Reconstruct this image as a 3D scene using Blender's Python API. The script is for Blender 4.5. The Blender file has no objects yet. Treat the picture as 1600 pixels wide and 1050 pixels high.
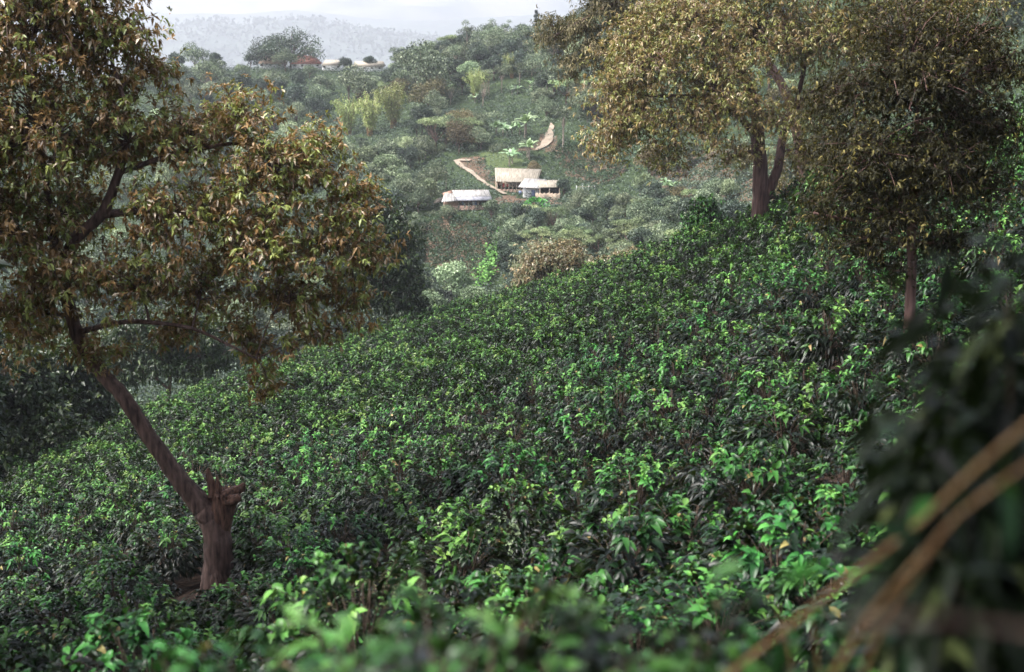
import bpy, math, random
import numpy as np

R = math.radians
rng = np.random.default_rng(7)
random.seed(7)
scene = bpy.context.scene
COL = scene.collection

# ------------------------------------------------------------------ camera, light, exposure
PITCH = 14.0
LENS = 50.0
cam_data = bpy.data.cameras.new("camera")
cam = bpy.data.objects.new("camera", cam_data)
COL.objects.link(cam)
scene.camera = cam
cam.location = (0, 0, 0)
cam.rotation_euler = (R(90 - PITCH), 0, 0)
cam_data.lens = LENS
cam_data.sensor_width = 36.0
cam_data.clip_start = 0.1
cam_data.clip_end = 20000
cam_data.dof.use_dof = True
cam_data.dof.focus_distance = 62.0
cam_data.dof.aperture_fstop = 1.15

SUN_EL, SUN_AZ = 57.0, -98.0        # azimuth from +Y (the view direction) towards +X
world = bpy.data.worlds.new("World")
scene.world = world
world.use_nodes = True
wn = world.node_tree
for n in list(wn.nodes):
    wn.nodes.remove(n)
sky = wn.nodes.new("ShaderNodeTexSky")
sky.sky_type = 'NISHITA'
sky.sun_disc = False
sky.sun_elevation = R(SUN_EL)
sky.sun_rotation = R(SUN_AZ)
sky.air_density = 1.0
sky.dust_density = 4.0
sky.ozone_density = 0.6
bg = wn.nodes.new("ShaderNodeBackground")
bg.inputs["Strength"].default_value = 0.12
wo = wn.nodes.new("ShaderNodeOutputWorld")
hsv = wn.nodes.new("ShaderNodeHueSaturation")      # thin overcast takes most of the blue out of the sky
hsv.inputs["Saturation"].default_value = 0.5
wn.links.new(sky.outputs[0], hsv.inputs["Color"])
wn.links.new(hsv.outputs[0], bg.inputs[0])
wn.links.new(bg.outputs[0], wo.inputs[0])

sun_data = bpy.data.lights.new("sun", 'SUN')
sun_data.energy = 2.0
sun_data.angle = R(24)
sun_data.color = (1.0, 0.97, 0.93)
sun = bpy.data.objects.new("sun", sun_data)
COL.objects.link(sun)
sun.rotation_euler = (R(90 - SUN_EL), 0, R(180 - SUN_AZ) )
# light travels along local -Z; from elevation SUN_EL, azimuth SUN_AZ
from mathutils import Vector
_d = Vector((math.sin(R(SUN_AZ)) * math.cos(R(SUN_EL)), math.cos(R(SUN_AZ)) * math.cos(R(SUN_EL)), math.sin(R(SUN_EL))))
sun.rotation_euler = _d.to_track_quat('Z', 'Y').to_euler()

scene.view_settings.view_transform = 'Standard'
scene.view_settings.look = 'None'
scene.view_settings.exposure = 1.88
scene.view_settings.gamma = 1.0
scene.cycles.max_bounces = 5
scene.cycles.diffuse_bounces = 2
scene.cycles.glossy_bounces = 2
scene.cycles.transmission_bounces = 2
scene.cycles.volume_bounces = 1
scene.cycles.use_adaptive_sampling = True
scene.cycles.adaptive_threshold = 0.02
scene.cycles.use_denoising = True
scene.render.film_transparent = False

# ------------------------------------------------------------------ picture -> place
F = 1600 * LENS / 36.0
SP, CP = math.sin(R(PITCH)), math.cos(R(PITCH))

def ray(px, py):
    dx, dy = px - 800.0, py - 525.0
    return np.array([dx, F * CP - dy * SP, -F * SP - dy * CP])

def at(px, py, Y):
    r = ray(px, py)
    return r * (Y / r[1])

def px_of(p):
    x, y, z = p
    f = y * CP - z * SP
    u = y * SP + z * CP
    return 800 + F * x / f, 525 - F * u / f

# ------------------------------------------------------------------ terrain height
def sst(a, b, t):
    t = np.clip((t - a) / (b - a), 0, 1)
    return t * t * (3 - 2 * t)

def near_h(x, y):
    b = 0.25 + 0.16 * sst(-14, 14, x)
    z = -9.0 - 0.163 * y + b * x
    z = z - 0.0006 * np.clip(-x - 15, 0, 200) ** 2
    bank = -1.9 - 0.46 * y + 0.10 * x
    k = 1.2
    m = np.maximum(z, bank)
    return m + k * np.log(np.exp((z - m) / k) + np.exp((bank - m) / k)) * 0.6

CREST = np.array([(-.6, 70), (-.33, 92), (-.2, 112), (-.11, 130), (-.06, 146), (0, 142), (.05, 132), (.09, 120), (.13, 106), (.18, 98), (.32, 84), (.6, 70)])
def crest(x, y):
    return np.interp(x / np.maximum(y, 5.0), CREST[:, 0], CREST[:, 1])

FARPTS = [  # px, py, Y of the ground
 (-300, 640, 190), (100, 590, 200), (400, 545, 215), (560, 505, 228), (660, 475, 235), (760, 455, 238), (900, 430, 232), (1050, 405, 215), (1250, 385, 185), (1600, 350, 160), (1900, 330, 150),
 (700, 392, 262), (600, 410, 262), (830, 375, 262),
 (700, 332, 290), (760, 326, 291), (830, 314, 296), (880, 312, 294), (600, 352, 285), (1000, 332, 270), (1200, 290, 240), (1600, 200, 200),
 (715, 258, 332), (770, 283, 312), (820, 262, 325), (850, 225, 345), (900, 262, 325), (950, 245, 322),
 (600, 270, 345), (650, 215, 372), (750, 205, 368), (950, 200, 345), (1200, 180, 295), (1600, 50, 240),
 (600, 160, 435), (700, 140, 430), (850, 125, 412), (1000, 80, 385), (1250, -40, 340), (1700, -200, 280),
 (600, 118, 500), (680, 100, 492), (740, 84, 484), (830, 60, 472), (900, 30, 455), (1000, -25, 440), (1300, -200, 420),
 (340, 116, 525), (440, 110, 522), (520, 109, 516), (590, 109, 512), (240, 118, 530), (60, 130, 540), (-300, 150, 560),
 (450, 205, 450), (450, 330, 345), (250, 300, 370), (100, 420, 300), (-300, 400, 320), (250, 480, 262), (-300, 560, 220),
]
FARXYZ = [(-900, 900, -150), (-400, 850, -150), (-100, 800, -140), (100, 780, -95), (0, 620, -60), (-150, 640, -75), (-300, 660, -85), (300, 700, -15), (700, 700, 60),
          (-1200, 1500, -185), (0, 1500, -185), (900, 1500, -60), (-3000, 3500, -300), (0, 3500, -300), (3000, 3500, -220), (-6000, 9000, -330), (0, 9000, -330), (6000, 9000, -300)]
_pts = np.array([at(*p) for p in FARPTS] + [np.array(p, float) for p in FARXYZ])
def warp(x, y):
    return np.stack([2.2 * x / (y + 30.0), np.log(y + 30.0) * 1.6], -1)
_W = warp(_pts[:, 0], _pts[:, 1])
def _tps(r2):
    return 0.5 * r2 * np.log(r2 + 1e-9)
_D2 = ((_W[:, None] - _W[None]) ** 2).sum(-1)
_A = np.zeros((len(_W) + 3,) * 2)
_A[:len(_W), :len(_W)] = _tps(_D2) + np.eye(len(_W)) * 2e-4
_A[:len(_W), -3] = 1; _A[:len(_W), -2:] = _W
_A[-3, :len(_W)] = 1; _A[-2:, :len(_W)] = _W.T
_S = np.linalg.solve(_A, np.concatenate([_pts[:, 2], np.zeros(3)]))
def far_h(x, y):
    sh = np.shape(x)
    x = np.ravel(x); y = np.ravel(y)
    out = np.empty(len(x))
    for i in range(0, len(x), 20000):
        w = warp(x[i:i + 20000], y[i:i + 20000])
        k = _tps(((w[:, None] - _W[None]) ** 2).sum(-1))
        out[i:i + 20000] = k @ _S[:-3] + _S[-3] + w @ _S[-2:]
    return out.reshape(sh)

def H(x, y):
    x = np.asarray(x, float); y = np.asarray(y, float)
    zn = near_h(x, y)
    yc = crest(x, y)
    over = np.clip(y - yc, 0, 500)
    zn = zn - 0.012 * over ** 2 * (over < 20) - (over >= 20) * (4.8 + 0.48 * (over - 20))
    zf = far_h(x, np.maximum(y, 120))
    t = sst(20, 75, y - yc)
    z = zn * (1 - t) + zf * t
    z = z + 0.12 * np.sin(x * .9 + 1.3 * np.sin(y * .41)) * np.sin(y * .77) + sst(150, 300, y) * (1.1 * np.sin(x * .06 + 2 * np.sin(y * .021)) * np.sin(y * .055 + 1))
    return z

def hit(px, py, y0=12.0, y1=700.0):
    r = ray(px, py)
    ys = np.concatenate([np.arange(y0, 180, 0.5), np.arange(180, y1, 1.0)])
    ys = ys[ys >= y0]
    P = r[None] * (ys / r[1])[:, None]
    d = P[:, 2] - H(P[:, 0], P[:, 1])
    i = np.argmax(d < 0)
    if d[i] >= 0:       # the ray clears the ridge: take the ground it passes closest to
        m = ys > 120
        i = np.argmin(np.where(m, d / ys, 9))
        if d[i] / ys[i] > .012: return None
        return np.array([P[i, 0], P[i, 1], float(H(P[i, 0], P[i, 1]))])
    if i == 0:
        return P[0]
    t = d[i - 1] / (d[i - 1] - d[i])
    p = P[i - 1] * (1 - t) + P[i] * t
    p[2] = float(H(p[0], p[1]))
    return p

def on_ground(x, y, dz=0.0):
    return (float(x), float(y), float(H(x, y)) + dz)

# ------------------------------------------------------------------ mesh helpers
def mk_mesh(name, V, T, mat, tint=None, mat_idx=None, smooth=False):
    me = bpy.data.meshes.new(name)
    V = np.asarray(V, np.float32); T = np.asarray(T, np.int32)
    me.vertices.add(len(V)); me.vertices.foreach_set("co", V.ravel())
    me.loops.add(T.size); me.loops.foreach_set("vertex_index", T.ravel())
    me.polygons.add(len(T))
    me.polygons.foreach_set("loop_start", np.arange(0, T.size, T.shape[1], dtype=np.int32))
    me.polygons.foreach_set("loop_total", np.full(len(T), T.shape[1], np.int32))
    if smooth:
        me.polygons.foreach_set("use_smooth", np.ones(len(T), bool))
    mats = mat if isinstance(mat, (list, tuple)) else [mat]
    for m in mats:
        me.materials.append(m)
    if mat_idx is not None:
        me.polygons.foreach_set("material_index", np.asarray(mat_idx, np.int32))
    if tint is not None:
        a = me.attributes.new("tint", 'FLOAT', 'POINT')
        a.data.foreach_set("value", np.asarray(tint, np.float32))
    me.update(calc_edges=True)
    return me

def obj(name, me, parent=None, loc=None):
    o = bpy.data.objects.new(name, me)
    COL.objects.link(o)
    if parent is not None:
        o.parent = parent
    if loc is not None:
        o.location = loc
    return o

def tag(o, label=None, cat=None, group=None, kind=None):
    if label: o['label'] = label
    if cat: o['category'] = cat
    if group: o['group'] = group
    if kind: o['kind'] = kind
    return o

def empty(name, loc, rz=0.0, label=None, cat=None, group=None):
    o = bpy.data.objects.new(name, None)
    COL.objects.link(o)
    o.location = loc; o.rotation_euler = (0, 0, rz)
    return tag(o, label, cat, group)

def copy_tree(o, parent=None):
    c = o.copy(); COL.objects.link(c); c.parent = parent
    for ch in o.children:
        copy_tree(ch, c)
    return c

class Geo:
    """collects triangles and a tint"""
    def __init__(s):
        s.V = []; s.T = []; s.A = []; s.n = 0
    def add(s, V, T, A=None):
        V = np.asarray(V, float)
        s.V.append(V); s.T.append(np.asarray(T, int) + s.n)
        s.A.append(np.full(len(V), .5) if A is None else np.broadcast_to(np.asarray(A, float), (len(V),)))
        s.n += len(V)
    def arrays(s):
        return np.concatenate(s.V), np.concatenate(s.T), np.concatenate(s.A)
    def mesh(s, name, mat, smooth=False):
        V, T, A = s.arrays()
        return mk_mesh(name, V, T, mat, A, smooth=smooth)
    def box(s, lo, hi, A=None, rot=None, org=(0, 0, 0)):
        lo = np.array(lo, float); hi = np.array(hi, float)
        c = np.array([[x, y, z] for z in (0, 1) for y in (0, 1) for x in (0, 1)], float)
        V = lo + c * (hi - lo)
        if rot is not None:
            V = V @ rot.T + np.array(org)
        T = [(0, 2, 1), (1, 2, 3), (4, 5, 6), (5, 7, 6), (0, 1, 4), (1, 5, 4), (2, 6, 3), (3, 6, 7), (0, 4, 2), (2, 4, 6), (1, 3, 5), (3, 7, 5)]
        s.add(V, T, A)
    def prism(s, poly, y0, y1, A=None):
        """polygon in x,z extruded along y (convex)"""
        n = len(poly)
        V = [(x, y0, z) for x, z in poly] + [(x, y1, z) for x, z in poly]
        T = [(0, i, i + 1) for i in range(1, n - 1)] + [(n, n + i + 1, n + i) for i in range(1, n - 1)]
        for i in range(n):
            j = (i + 1) % n
            T += [(i, n + i, j), (j, n + i, n + j)]
        s.add(V, T, A)
    def slab(s, q, th, A=None):
        """four corners (roof sheet) given thickness th along -z"""
        q = np.array(q, float)
        V = np.concatenate([q, q - np.array([0, 0, th])])
        T = [(0, 1, 2), (0, 2, 3), (4, 6, 5), (4, 7, 6)]
        for i in range(4):
            j = (i + 1) % 4
            T += [(i, 4 + i, j), (j, 4 + i, 4 + j)]
        s.add(V, T, A)

def nrm(v):
    return v / (np.linalg.norm(v, axis=-1, keepdims=True) + 1e-9)

def tube(g, P, rad, k=8, A=.5, rough=0.0, cap=True):
    P = np.asarray(P, float); n = len(P)
    rad = np.broadcast_to(np.asarray(rad, float), (n,))
    T = nrm(np.gradient(P, axis=0))
    ref = np.array([0, 1, 0]) if abs(T[0][1]) < .8 else np.array([1, 0, 0])
    U = nrm(np.cross(T, ref)); W = np.cross(T, U)
    a = np.linspace(0, 2 * np.pi, k, endpoint=False)
    rr = rad[:, None] * (1 + rough * rng.normal(size=(n, k)))
    V = P[:, None] + rr[..., None] * (np.cos(a)[None, :, None] * U[:, None] + np.sin(a)[None, :, None] * W[:, None])
    V = V.reshape(-1, 3)
    i = np.arange(n - 1)[:, None] * k; j = np.arange(k)[None]; j2 = (j + 1) % k
    a0 = (i + j).ravel(); a1 = (i + j2).ravel(); b0 = a0 + k; b1 = (i + k + j2).ravel()
    F_ = np.concatenate([np.stack([a0, a1, b1], 1), np.stack([a0, b1, b0], 1)])
    if cap:
        V = np.concatenate([V, P[-1:] + T[-1] * rad[-1] * .5])
        e = (n - 1) * k
        F_ = np.concatenate([F_, np.stack([e + np.arange(k), e + (np.arange(k) + 1) % k, np.full(k, len(V) - 1)], 1)])
    g.add(V, F_, A)

def tubes_bulk(g, A0, A1, sag, r0, r1, k=4, A=.5):
    """many thin branches from A0 to A1, three segments, all at once"""
    n = len(A0)
    ts = np.array([0, .35, .7, 1.0])
    P = A0[:, None] * (1 - ts)[None, :, None] + A1[:, None] * ts[None, :, None]
    P = P + sag[:, None, :] * (np.sin(ts * np.pi))[None, :, None]
    D = nrm(A1 - A0)
    U = nrm(np.cross(D, np.array([.3, .8, .5]))); W = np.cross(D, U)
    rr = r0[:, None] * (1 - ts) + r1[:, None] * ts
    a = np.linspace(0, 2 * np.pi, k, endpoint=False)
    V = P[:, :, None] + rr[:, :, None, None] * (np.cos(a)[None, None, :, None] * U[:, None, None] + np.sin(a)[None, None, :, None] * W[:, None, None])
    m = len(ts)
    V = V.reshape(-1, 3)
    i = np.arange(m - 1)[:, None] * k; j = np.arange(k)[None]; j2 = (j + 1) % k
    a0 = (i + j).ravel(); a1 = (i + j2).ravel(); b0 = a0 + k; b1 = (i + k + j2).ravel()
    base = np.concatenate([np.stack([a0, a1, b1], 1), np.stack([a0, b1, b0], 1)])
    F_ = (base[None] + (np.arange(n) * m * k)[:, None, None]).reshape(-1, 3)
    g.add(V, F_, A)

def leaves(g, B, D, N, L, Wd, A, droop=.3, lod=2, fold=.25):
    """B base, D direction, N rough normal, L length, Wd width, A tint (all per leaf)"""
    n = len(B)
    D = nrm(D); S = nrm(np.cross(D, N)); N = nrm(np.cross(S, D))
    L = np.broadcast_to(L, (n,))[:, None]; Wd = np.broadcast_to(Wd, (n,))[:, None]
    dr = np.broadcast_to(droop, (n,))[:, None]
    Z = np.array([0, 0, 1.0])
    def pt(t, s, h=0.0):
        return B + D * L * t + S * Wd * s + N * Wd * h - Z * dr * L * t * t
    if lod == 2:
        V = np.stack([pt(0, 0), pt(.33, -.5, fold), pt(.33, 0), pt(.33, .5, fold), pt(.7, -.36, fold * .7), pt(.7, 0), pt(.7, .36, fold * .7), pt(1, 0)], 1)
        t = np.array([(0, 2, 1), (0, 3, 2), (1, 2, 5), (1, 5, 4), (2, 3, 6), (2, 6, 5), (4, 5, 7), (5, 6, 7)])
    elif lod == 1:
        V = np.stack([pt(0, 0), pt(.42, -.5, fold), pt(1, 0), pt(.42, .5, fold), pt(.5, 0, -.05)], 1)
        t = np.array([(0, 4, 1), (0, 3, 4), (1, 4, 2), (4, 3, 2)])
    else:
        V = np.stack([pt(0, 0), pt(.45, -.5, fold), pt(1, 0), pt(.45, .5, fold)], 1)
        t = np.array([(0, 2, 1), (0, 3, 2)])
    k = V.shape[1]
    Tn = (t[None] + (np.arange(n) * k)[:, None, None]).reshape(-1, 3)
    g.add(V.reshape(-1, 3), Tn, np.repeat(np.broadcast_to(A, (n,)), k))

def rand_dir(n, zlo=-1.0, zhi=1.0):
    z = rng.uniform(zlo, zhi, n); a = rng.uniform(0, 2 * np.pi, n); r = np.sqrt(np.maximum(0, 1 - z * z))
    return np.stack([r * np.cos(a), r * np.sin(a), z], 1)

# ------------------------------------------------------------------ materials
def new_mat(name):
    m = bpy.data.materials.new(name); m.use_nodes = True
    nt = m.node_tree
    for n in list(nt.nodes): nt.nodes.remove(n)
    out = nt.nodes.new("ShaderNodeOutputMaterial")
    return m, nt, out

def leaf_mat(name, stops, rough=.4, spec=.5, trans=.25, vary=.25, tcol=None):
    m, nt, out = new_mat(name)
    N = nt.nodes.new; Lk = nt.links.new
    at_ = N("ShaderNodeAttribute"); at_.attribute_name = "tint"
    rp = N("ShaderNodeValToRGB")
    rp.color_ramp.interpolation = 'LINEAR'
    els = rp.color_ramp.elements
    els[0].position = stops[0][0]; els[0].color = (*stops[0][1], 1)
    els[1].position = stops[-1][0]; els[1].color = (*stops[-1][1], 1)
    for p, c in stops[1:-1]:
        e = els.new(p); e.color = (*c, 1)
    Lk(at_.outputs["Fac"], rp.inputs[0])
    oi = N("ShaderNodeObjectInfo")
    hs = N("ShaderNodeHueSaturation")
    mr = N("ShaderNodeMapRange"); mr.inputs[3].default_value = 1 - vary; mr.inputs[4].default_value = 1 + vary
    Lk(oi.outputs["Random"], mr.inputs[0]); Lk(mr.outputs[0], hs.inputs["Value"])
    mu = N("ShaderNodeMath"); mu.operation = 'MULTIPLY'; mu.inputs[1].default_value = 7.31
    fr = N("ShaderNodeMath"); fr.operation = 'FRACT'
    mh = N("ShaderNodeMapRange"); mh.inputs[3].default_value = .5 - .016 * vary * 4; mh.inputs[4].default_value = .5 + .014 * vary * 4
    Lk(oi.outputs["Random"], mu.inputs[0]); Lk(mu.outputs[0], fr.inputs[0]); Lk(fr.outputs[0], mh.inputs[0]); Lk(mh.outputs[0], hs.inputs["Hue"])
    Lk(rp.outputs[0], hs.inputs["Color"])
    bs = N("ShaderNodeBsdfPrincipled")
    bs.inputs["Roughness"].default_value = rough
    bs.inputs["Specular IOR Level"].default_value = spec
    Lk(hs.outputs[0], bs.inputs["Base Color"])
    if trans > 0:
        tr = N("ShaderNodeBsdfTranslucent")
        mixc = N("ShaderNodeMix"); mixc.data_type = 'RGBA'; mixc.inputs[0].default_value = .5
        mixc.inputs[7].default_value = (*(tcol or (.12, .2, .02)), 1)
        Lk(hs.outputs[0], mixc.inputs[6]); Lk(mixc.outputs[2], tr.inputs[0])
        mx = N("ShaderNodeMixShader"); mx.inputs[0].default_value = trans
        Lk(bs.outputs[0], mx.inputs[1]); Lk(tr.outputs[0], mx.inputs[2]); Lk(mx.outputs[0], out.inputs[0])
    else:
        Lk(bs.outputs[0], out.inputs[0])
    return m

def rough_mat(name, c1, c2, scale=4.0, rough=.85, bump=.3, stretch=(1, 1, 1), detail=6, c3=None, spec=.3, contrast=(.35, .65)):
    m, nt, out = new_mat(name)
    N = nt.nodes.new; Lk = nt.links.new
    tc = N("ShaderNodeTexCoord"); mp = N("ShaderNodeMapping"); mp.inputs["Scale"].default_value = stretch
    Lk(tc.outputs["Object"], mp.inputs[0])
    nz = N("ShaderNodeTexNoise"); nz.inputs["Scale"].default_value = scale; nz.inputs["Detail"].default_value = detail
    Lk(mp.outputs[0], nz.inputs["Vector"])
    rp = N("ShaderNodeValToRGB"); e = rp.color_ramp.elements
    e[0].position = contrast[0]; e[1].position = contrast[1]; e[0].color = (*c1, 1); e[1].color = (*c2, 1)
    if c3:
        x = e.new(sum(contrast) / 2); x.color = (*c3, 1)
    Lk(nz.outputs[0], rp.inputs[0])
    bs = N("ShaderNodeBsdfPrincipled"); bs.inputs["Roughness"].default_value = rough
    bs.inputs["Specular IOR Level"].default_value = spec
    Lk(rp.outputs[0], bs.inputs["Base Color"])
    if bump:
        bp = N("ShaderNodeBump"); bp.inputs["Strength"].default_value = bump; bp.inputs["Distance"].default_value = .09
        Lk(nz.outputs[0], bp.inputs["Height"]); Lk(bp.outputs[0], bs.inputs["Normal"])
    Lk(bs.outputs[0], out.inputs[0])
    return m

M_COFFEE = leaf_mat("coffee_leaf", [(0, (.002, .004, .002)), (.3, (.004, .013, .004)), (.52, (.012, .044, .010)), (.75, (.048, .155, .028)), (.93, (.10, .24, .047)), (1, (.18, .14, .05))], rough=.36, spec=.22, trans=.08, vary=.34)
M_LEFT = leaf_mat("rust_green_leaf", [(0, (.035, .018, .007)), (.3, (.16, .088, .028)), (.55, (.44, .27, .11)), (.6, (.06, .085, .018)), (.85, (.24, .29, .06)), (.97, (.38, .43, .13)), (1, (.75, .62, .45))], rough=.42, spec=.5, trans=.28, vary=.02, tcol=(.28, .2, .03))
M_BIGR = leaf_mat("golden_brown_leaf", [(0, (.05, .030, .010)), (.3, (.17, .105, .034)), (.54, (.37, .28, .09)), (.6, (.09, .11, .025)), (.92, (.27, .28, .06)), (1, (.55, .44, .28))], rough=.42, spec=.5, trans=.22, vary=.02, tcol=(.25, .2, .04))
M_TAN = leaf_mat('tan_leaf', [(0, (.06, .05, .03)), (.3, (.17, .125, .055)), (.54, (.38, .29, .15)), (.6, (.09, .11, .05)), (.92, (.22, .24, .12)), (1, (.62, .56, .44))], rough=.5, spec=.4, trans=.2, vary=.02, tcol=(.3, .26, .12))
M_DARKR = leaf_mat("bronze_dark_leaf", [(0, (.005, .005, .003)), (.5, (.018, .017, .006)), (.8, (.050, .046, .013)), (1, (.24, .20, .06))], rough=.55, spec=.2, trans=.15, vary=.02, tcol=(.14, .12, .02))
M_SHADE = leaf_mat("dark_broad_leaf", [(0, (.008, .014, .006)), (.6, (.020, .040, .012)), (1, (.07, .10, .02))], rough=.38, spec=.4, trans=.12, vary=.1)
M_BARK = rough_mat("bark_dark", (.030, .018, .015), (.16, .100, .082), scale=9, stretch=(1, 1, .18), bump=.9, contrast=(.3, .7))
M_BARK_RED = rough_mat("bark_red", (.030, .016, .014), (.14, .078, .066), scale=7, stretch=(1, 1, .10), bump=.9, contrast=(.3, .7))
M_BARK_ROSE = rough_mat('bark_rose', (.05, .026, .022), (.25, .15, .13), scale=9, stretch=(1, 1, .10), bump=.9, contrast=(.3, .7))
M_BARK_PALE = rough_mat("bark_pale", (.12, .09, .075), (.36, .30, .25), scale=8, stretch=(1, 1, .3), bump=.4)
M_WOOD_RAW = rough_mat("broken_wood", (.030, .015, .011), (.16, .085, .060), scale=12, stretch=(1, 1, .15), bump=.8)
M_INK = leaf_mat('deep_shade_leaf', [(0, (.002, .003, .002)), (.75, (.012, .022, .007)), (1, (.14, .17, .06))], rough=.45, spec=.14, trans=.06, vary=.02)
M_STEM = rough_mat("stem_brown", (.15, .075, .03), (.30, .19, .09), scale=14, stretch=(1, 1, 1), bump=.2, rough=.6)
M_STEM_DARK = rough_mat("stem_dark", (.03, .02, .015), (.10, .07, .05), scale=14, bump=.2)

def far_leaf(name, a, b, c, trans=.1, vary=.38):
    b = tuple(v * 1.55 for v in b); c = tuple(min(.6, v * 1.5) for v in c)
    return leaf_mat(name, [(0, a), (.6, b), (1, c)], rough=.55, spec=.35, trans=trans, vary=vary)
FM = {
 'round': far_leaf("hill_leaf_grey_green", (.018, .030, .020), (.075, .100, .058), (.24, .27, .17)),
 'dark': far_leaf("hill_leaf_dark", (.008, .015, .013), (.028, .044, .032), (.10, .13, .09)),
 'pale': far_leaf("hill_leaf_pale", (.04, .065, .03), (.13, .17, .09), (.28, .33, .20)),
 'umbrella': far_leaf("hill_leaf_acacia", (.03, .05, .02), (.12, .16, .07), (.26, .31, .15)),
 'bamboo': far_leaf("bamboo_leaf", (.09, .13, .03), (.27, .34, .11), (.46, .52, .24)),
 'banana': far_leaf("banana_leaf", (.06, .10, .04), (.12, .18, .09), (.24, .30, .20), trans=.25),
 'brown': far_leaf("hill_leaf_brown", (.035, .030, .014), (.11, .090, .040), (.28, .23, .12)),
 'orange': far_leaf("hill_leaf_orange", (.04, .045, .02), (.11, .10, .04), (.42, .12, .04)),
 'vine': far_leaf("vine_leaf", (.02, .07, .012), (.055, .19, .03), (.13, .33, .06)),
 'conifer': far_leaf("conifer_leaf", (.008, .018, .016), (.02, .035, .03), (.04, .06, .05)),
 'young': far_leaf("young_coffee_leaf", (.008, .02, .012), (.02, .045, .022), (.05, .08, .04)),
}

# ground: soil / litter / grass driven by what grows there (attribute) and noise
def ground_mat():
    m, nt, out = new_mat("earth_and_grass")
    N = nt.nodes.new; Lk = nt.links.new
    tc = N("ShaderNodeTexCoord")
    n1 = N("ShaderNodeTexNoise"); n1.inputs["Scale"].default_value = .35; n1.inputs["Detail"].default_value = 10; n1.inputs["Roughness"].default_value = .7
    n2 = N("ShaderNodeTexNoise"); n2.inputs["Scale"].default_value = 3.0; n2.inputs["Detail"].default_value = 8
    Lk(tc.outputs["Object"], n1.inputs[0]); Lk(tc.outputs["Object"], n2.inputs[0])
    green = N("ShaderNodeValToRGB"); e = green.color_ramp.elements
    e[0].position = .3; e[0].color = (.010, .018, .010, 1); e[1].position = .7; e[1].color = (.05, .075, .03, 1)
    Lk(n1.outputs[0], green.inputs[0])
    soil = N("ShaderNodeValToRGB"); e = soil.color_ramp.elements
    e[0].position = .3; e[0].color = (.035, .024, .016, 1); e[1].position = .75; e[1].color = (.18, .12, .085, 1)
    Lk(n2.outputs[0], soil.inputs[0])
    mead = N("ShaderNodeValToRGB"); e = mead.color_ramp.elements
    e[0].position = .3; e[0].color = (.03, .05, .018, 1); e[1].position = .7; e[1].color = (.10, .125, .05, 1)
    Lk(n2.outputs[0], mead.inputs[0])
    a = N("ShaderNodeAttribute"); a.attribute_name = "soil"
    b = N("ShaderNodeAttribute"); b.attribute_name = "meadow"
    def thr(src):
        ad = N("ShaderNodeMath"); ad.operation = 'ADD'
        s2 = N("ShaderNodeMath"); s2.operation = 'SUBTRACT'; s2.inputs[1].default_value = .5
        sc = N("ShaderNodeMath"); sc.operation = 'MULTIPLY'; sc.inputs[1].default_value = 1.6
        Lk(n1.outputs[0], s2.inputs[0]); Lk(s2.outputs[0], sc.inputs[0]); Lk(src, ad.inputs[0]); Lk(sc.outputs[0], ad.inputs[1])
        r = N("ShaderNodeMapRange"); r.inputs[1].default_value = .4; r.inputs[2].default_value = .6
        Lk(ad.outputs[0], r.inputs[0]); return r.outputs[0]
    m1 = N("ShaderNodeMix"); m1.data_type = 'RGBA'; m2 = N("ShaderNodeMix"); m2.data_type = 'RGBA'
    Lk(thr(b.outputs["Fac"]), m1.inputs[0]); Lk(green.outputs[0], m1.inputs[6]); Lk(mead.outputs[0], m1.inputs[7])
    Lk(thr(a.outputs["Fac"]), m2.inputs[0]); Lk(m1.outputs[2], m2.inputs[6]); Lk(soil.outputs[0], m2.inputs[7])
    bs = N("ShaderNodeBsdfPrincipled"); bs.inputs["Roughness"].default_value = .95; bs.inputs["Specular IOR Level"].default_value = .15
    bp = N("ShaderNodeBump"); bp.inputs["Strength"].default_value = .6; bp.inputs["Distance"].default_value = .3
    Lk(n2.outputs[0], bp.inputs["Height"]); Lk(bp.outputs[0], bs.inputs["Normal"])
    lit = N("ShaderNodeValToRGB"); e = lit.color_ramp.elements
    e[0].position = .35; e[0].color = (.008, .006, .005, 1); e[1].position = .75; e[1].color = (.055, .034, .024, 1)
    Lk(n2.outputs[0], lit.inputs[0])
    c = N("ShaderNodeAttribute"); c.attribute_name = "litter"
    m3 = N("ShaderNodeMix"); m3.data_type = 'RGBA'
    Lk(c.outputs["Fac"], m3.inputs[0]); Lk(m2.outputs[2], m3.inputs[6]); Lk(lit.outputs[0], m3.inputs[7])
    Lk(m3.outputs[2], bs.inputs["Base Color"]); Lk(bs.outputs[0], out.inputs[0])
    return m
M_GROUND = ground_mat()

# ------------------------------------------------------------------ regions seen on the far hillside, in ground coordinates
def region(pts):
    return np.array([hit(px, py, 180)[:2] for px, py in pts])

def inside(poly, x, y):
    x = np.asarray(x); y = np.asarray(y)
    c = np.zeros(x.shape, bool); n = len(poly)
    for i in range(n):
        x0, y0 = poly[i]; x1, y1 = poly[(i + 1) % n]
        t = ((y0 > y) != (y1 > y)) & (x < (x1 - x0) * (y - y0) / (y1 - y0 + 1e-12) + x0)
        c ^= t
    return c

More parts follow.
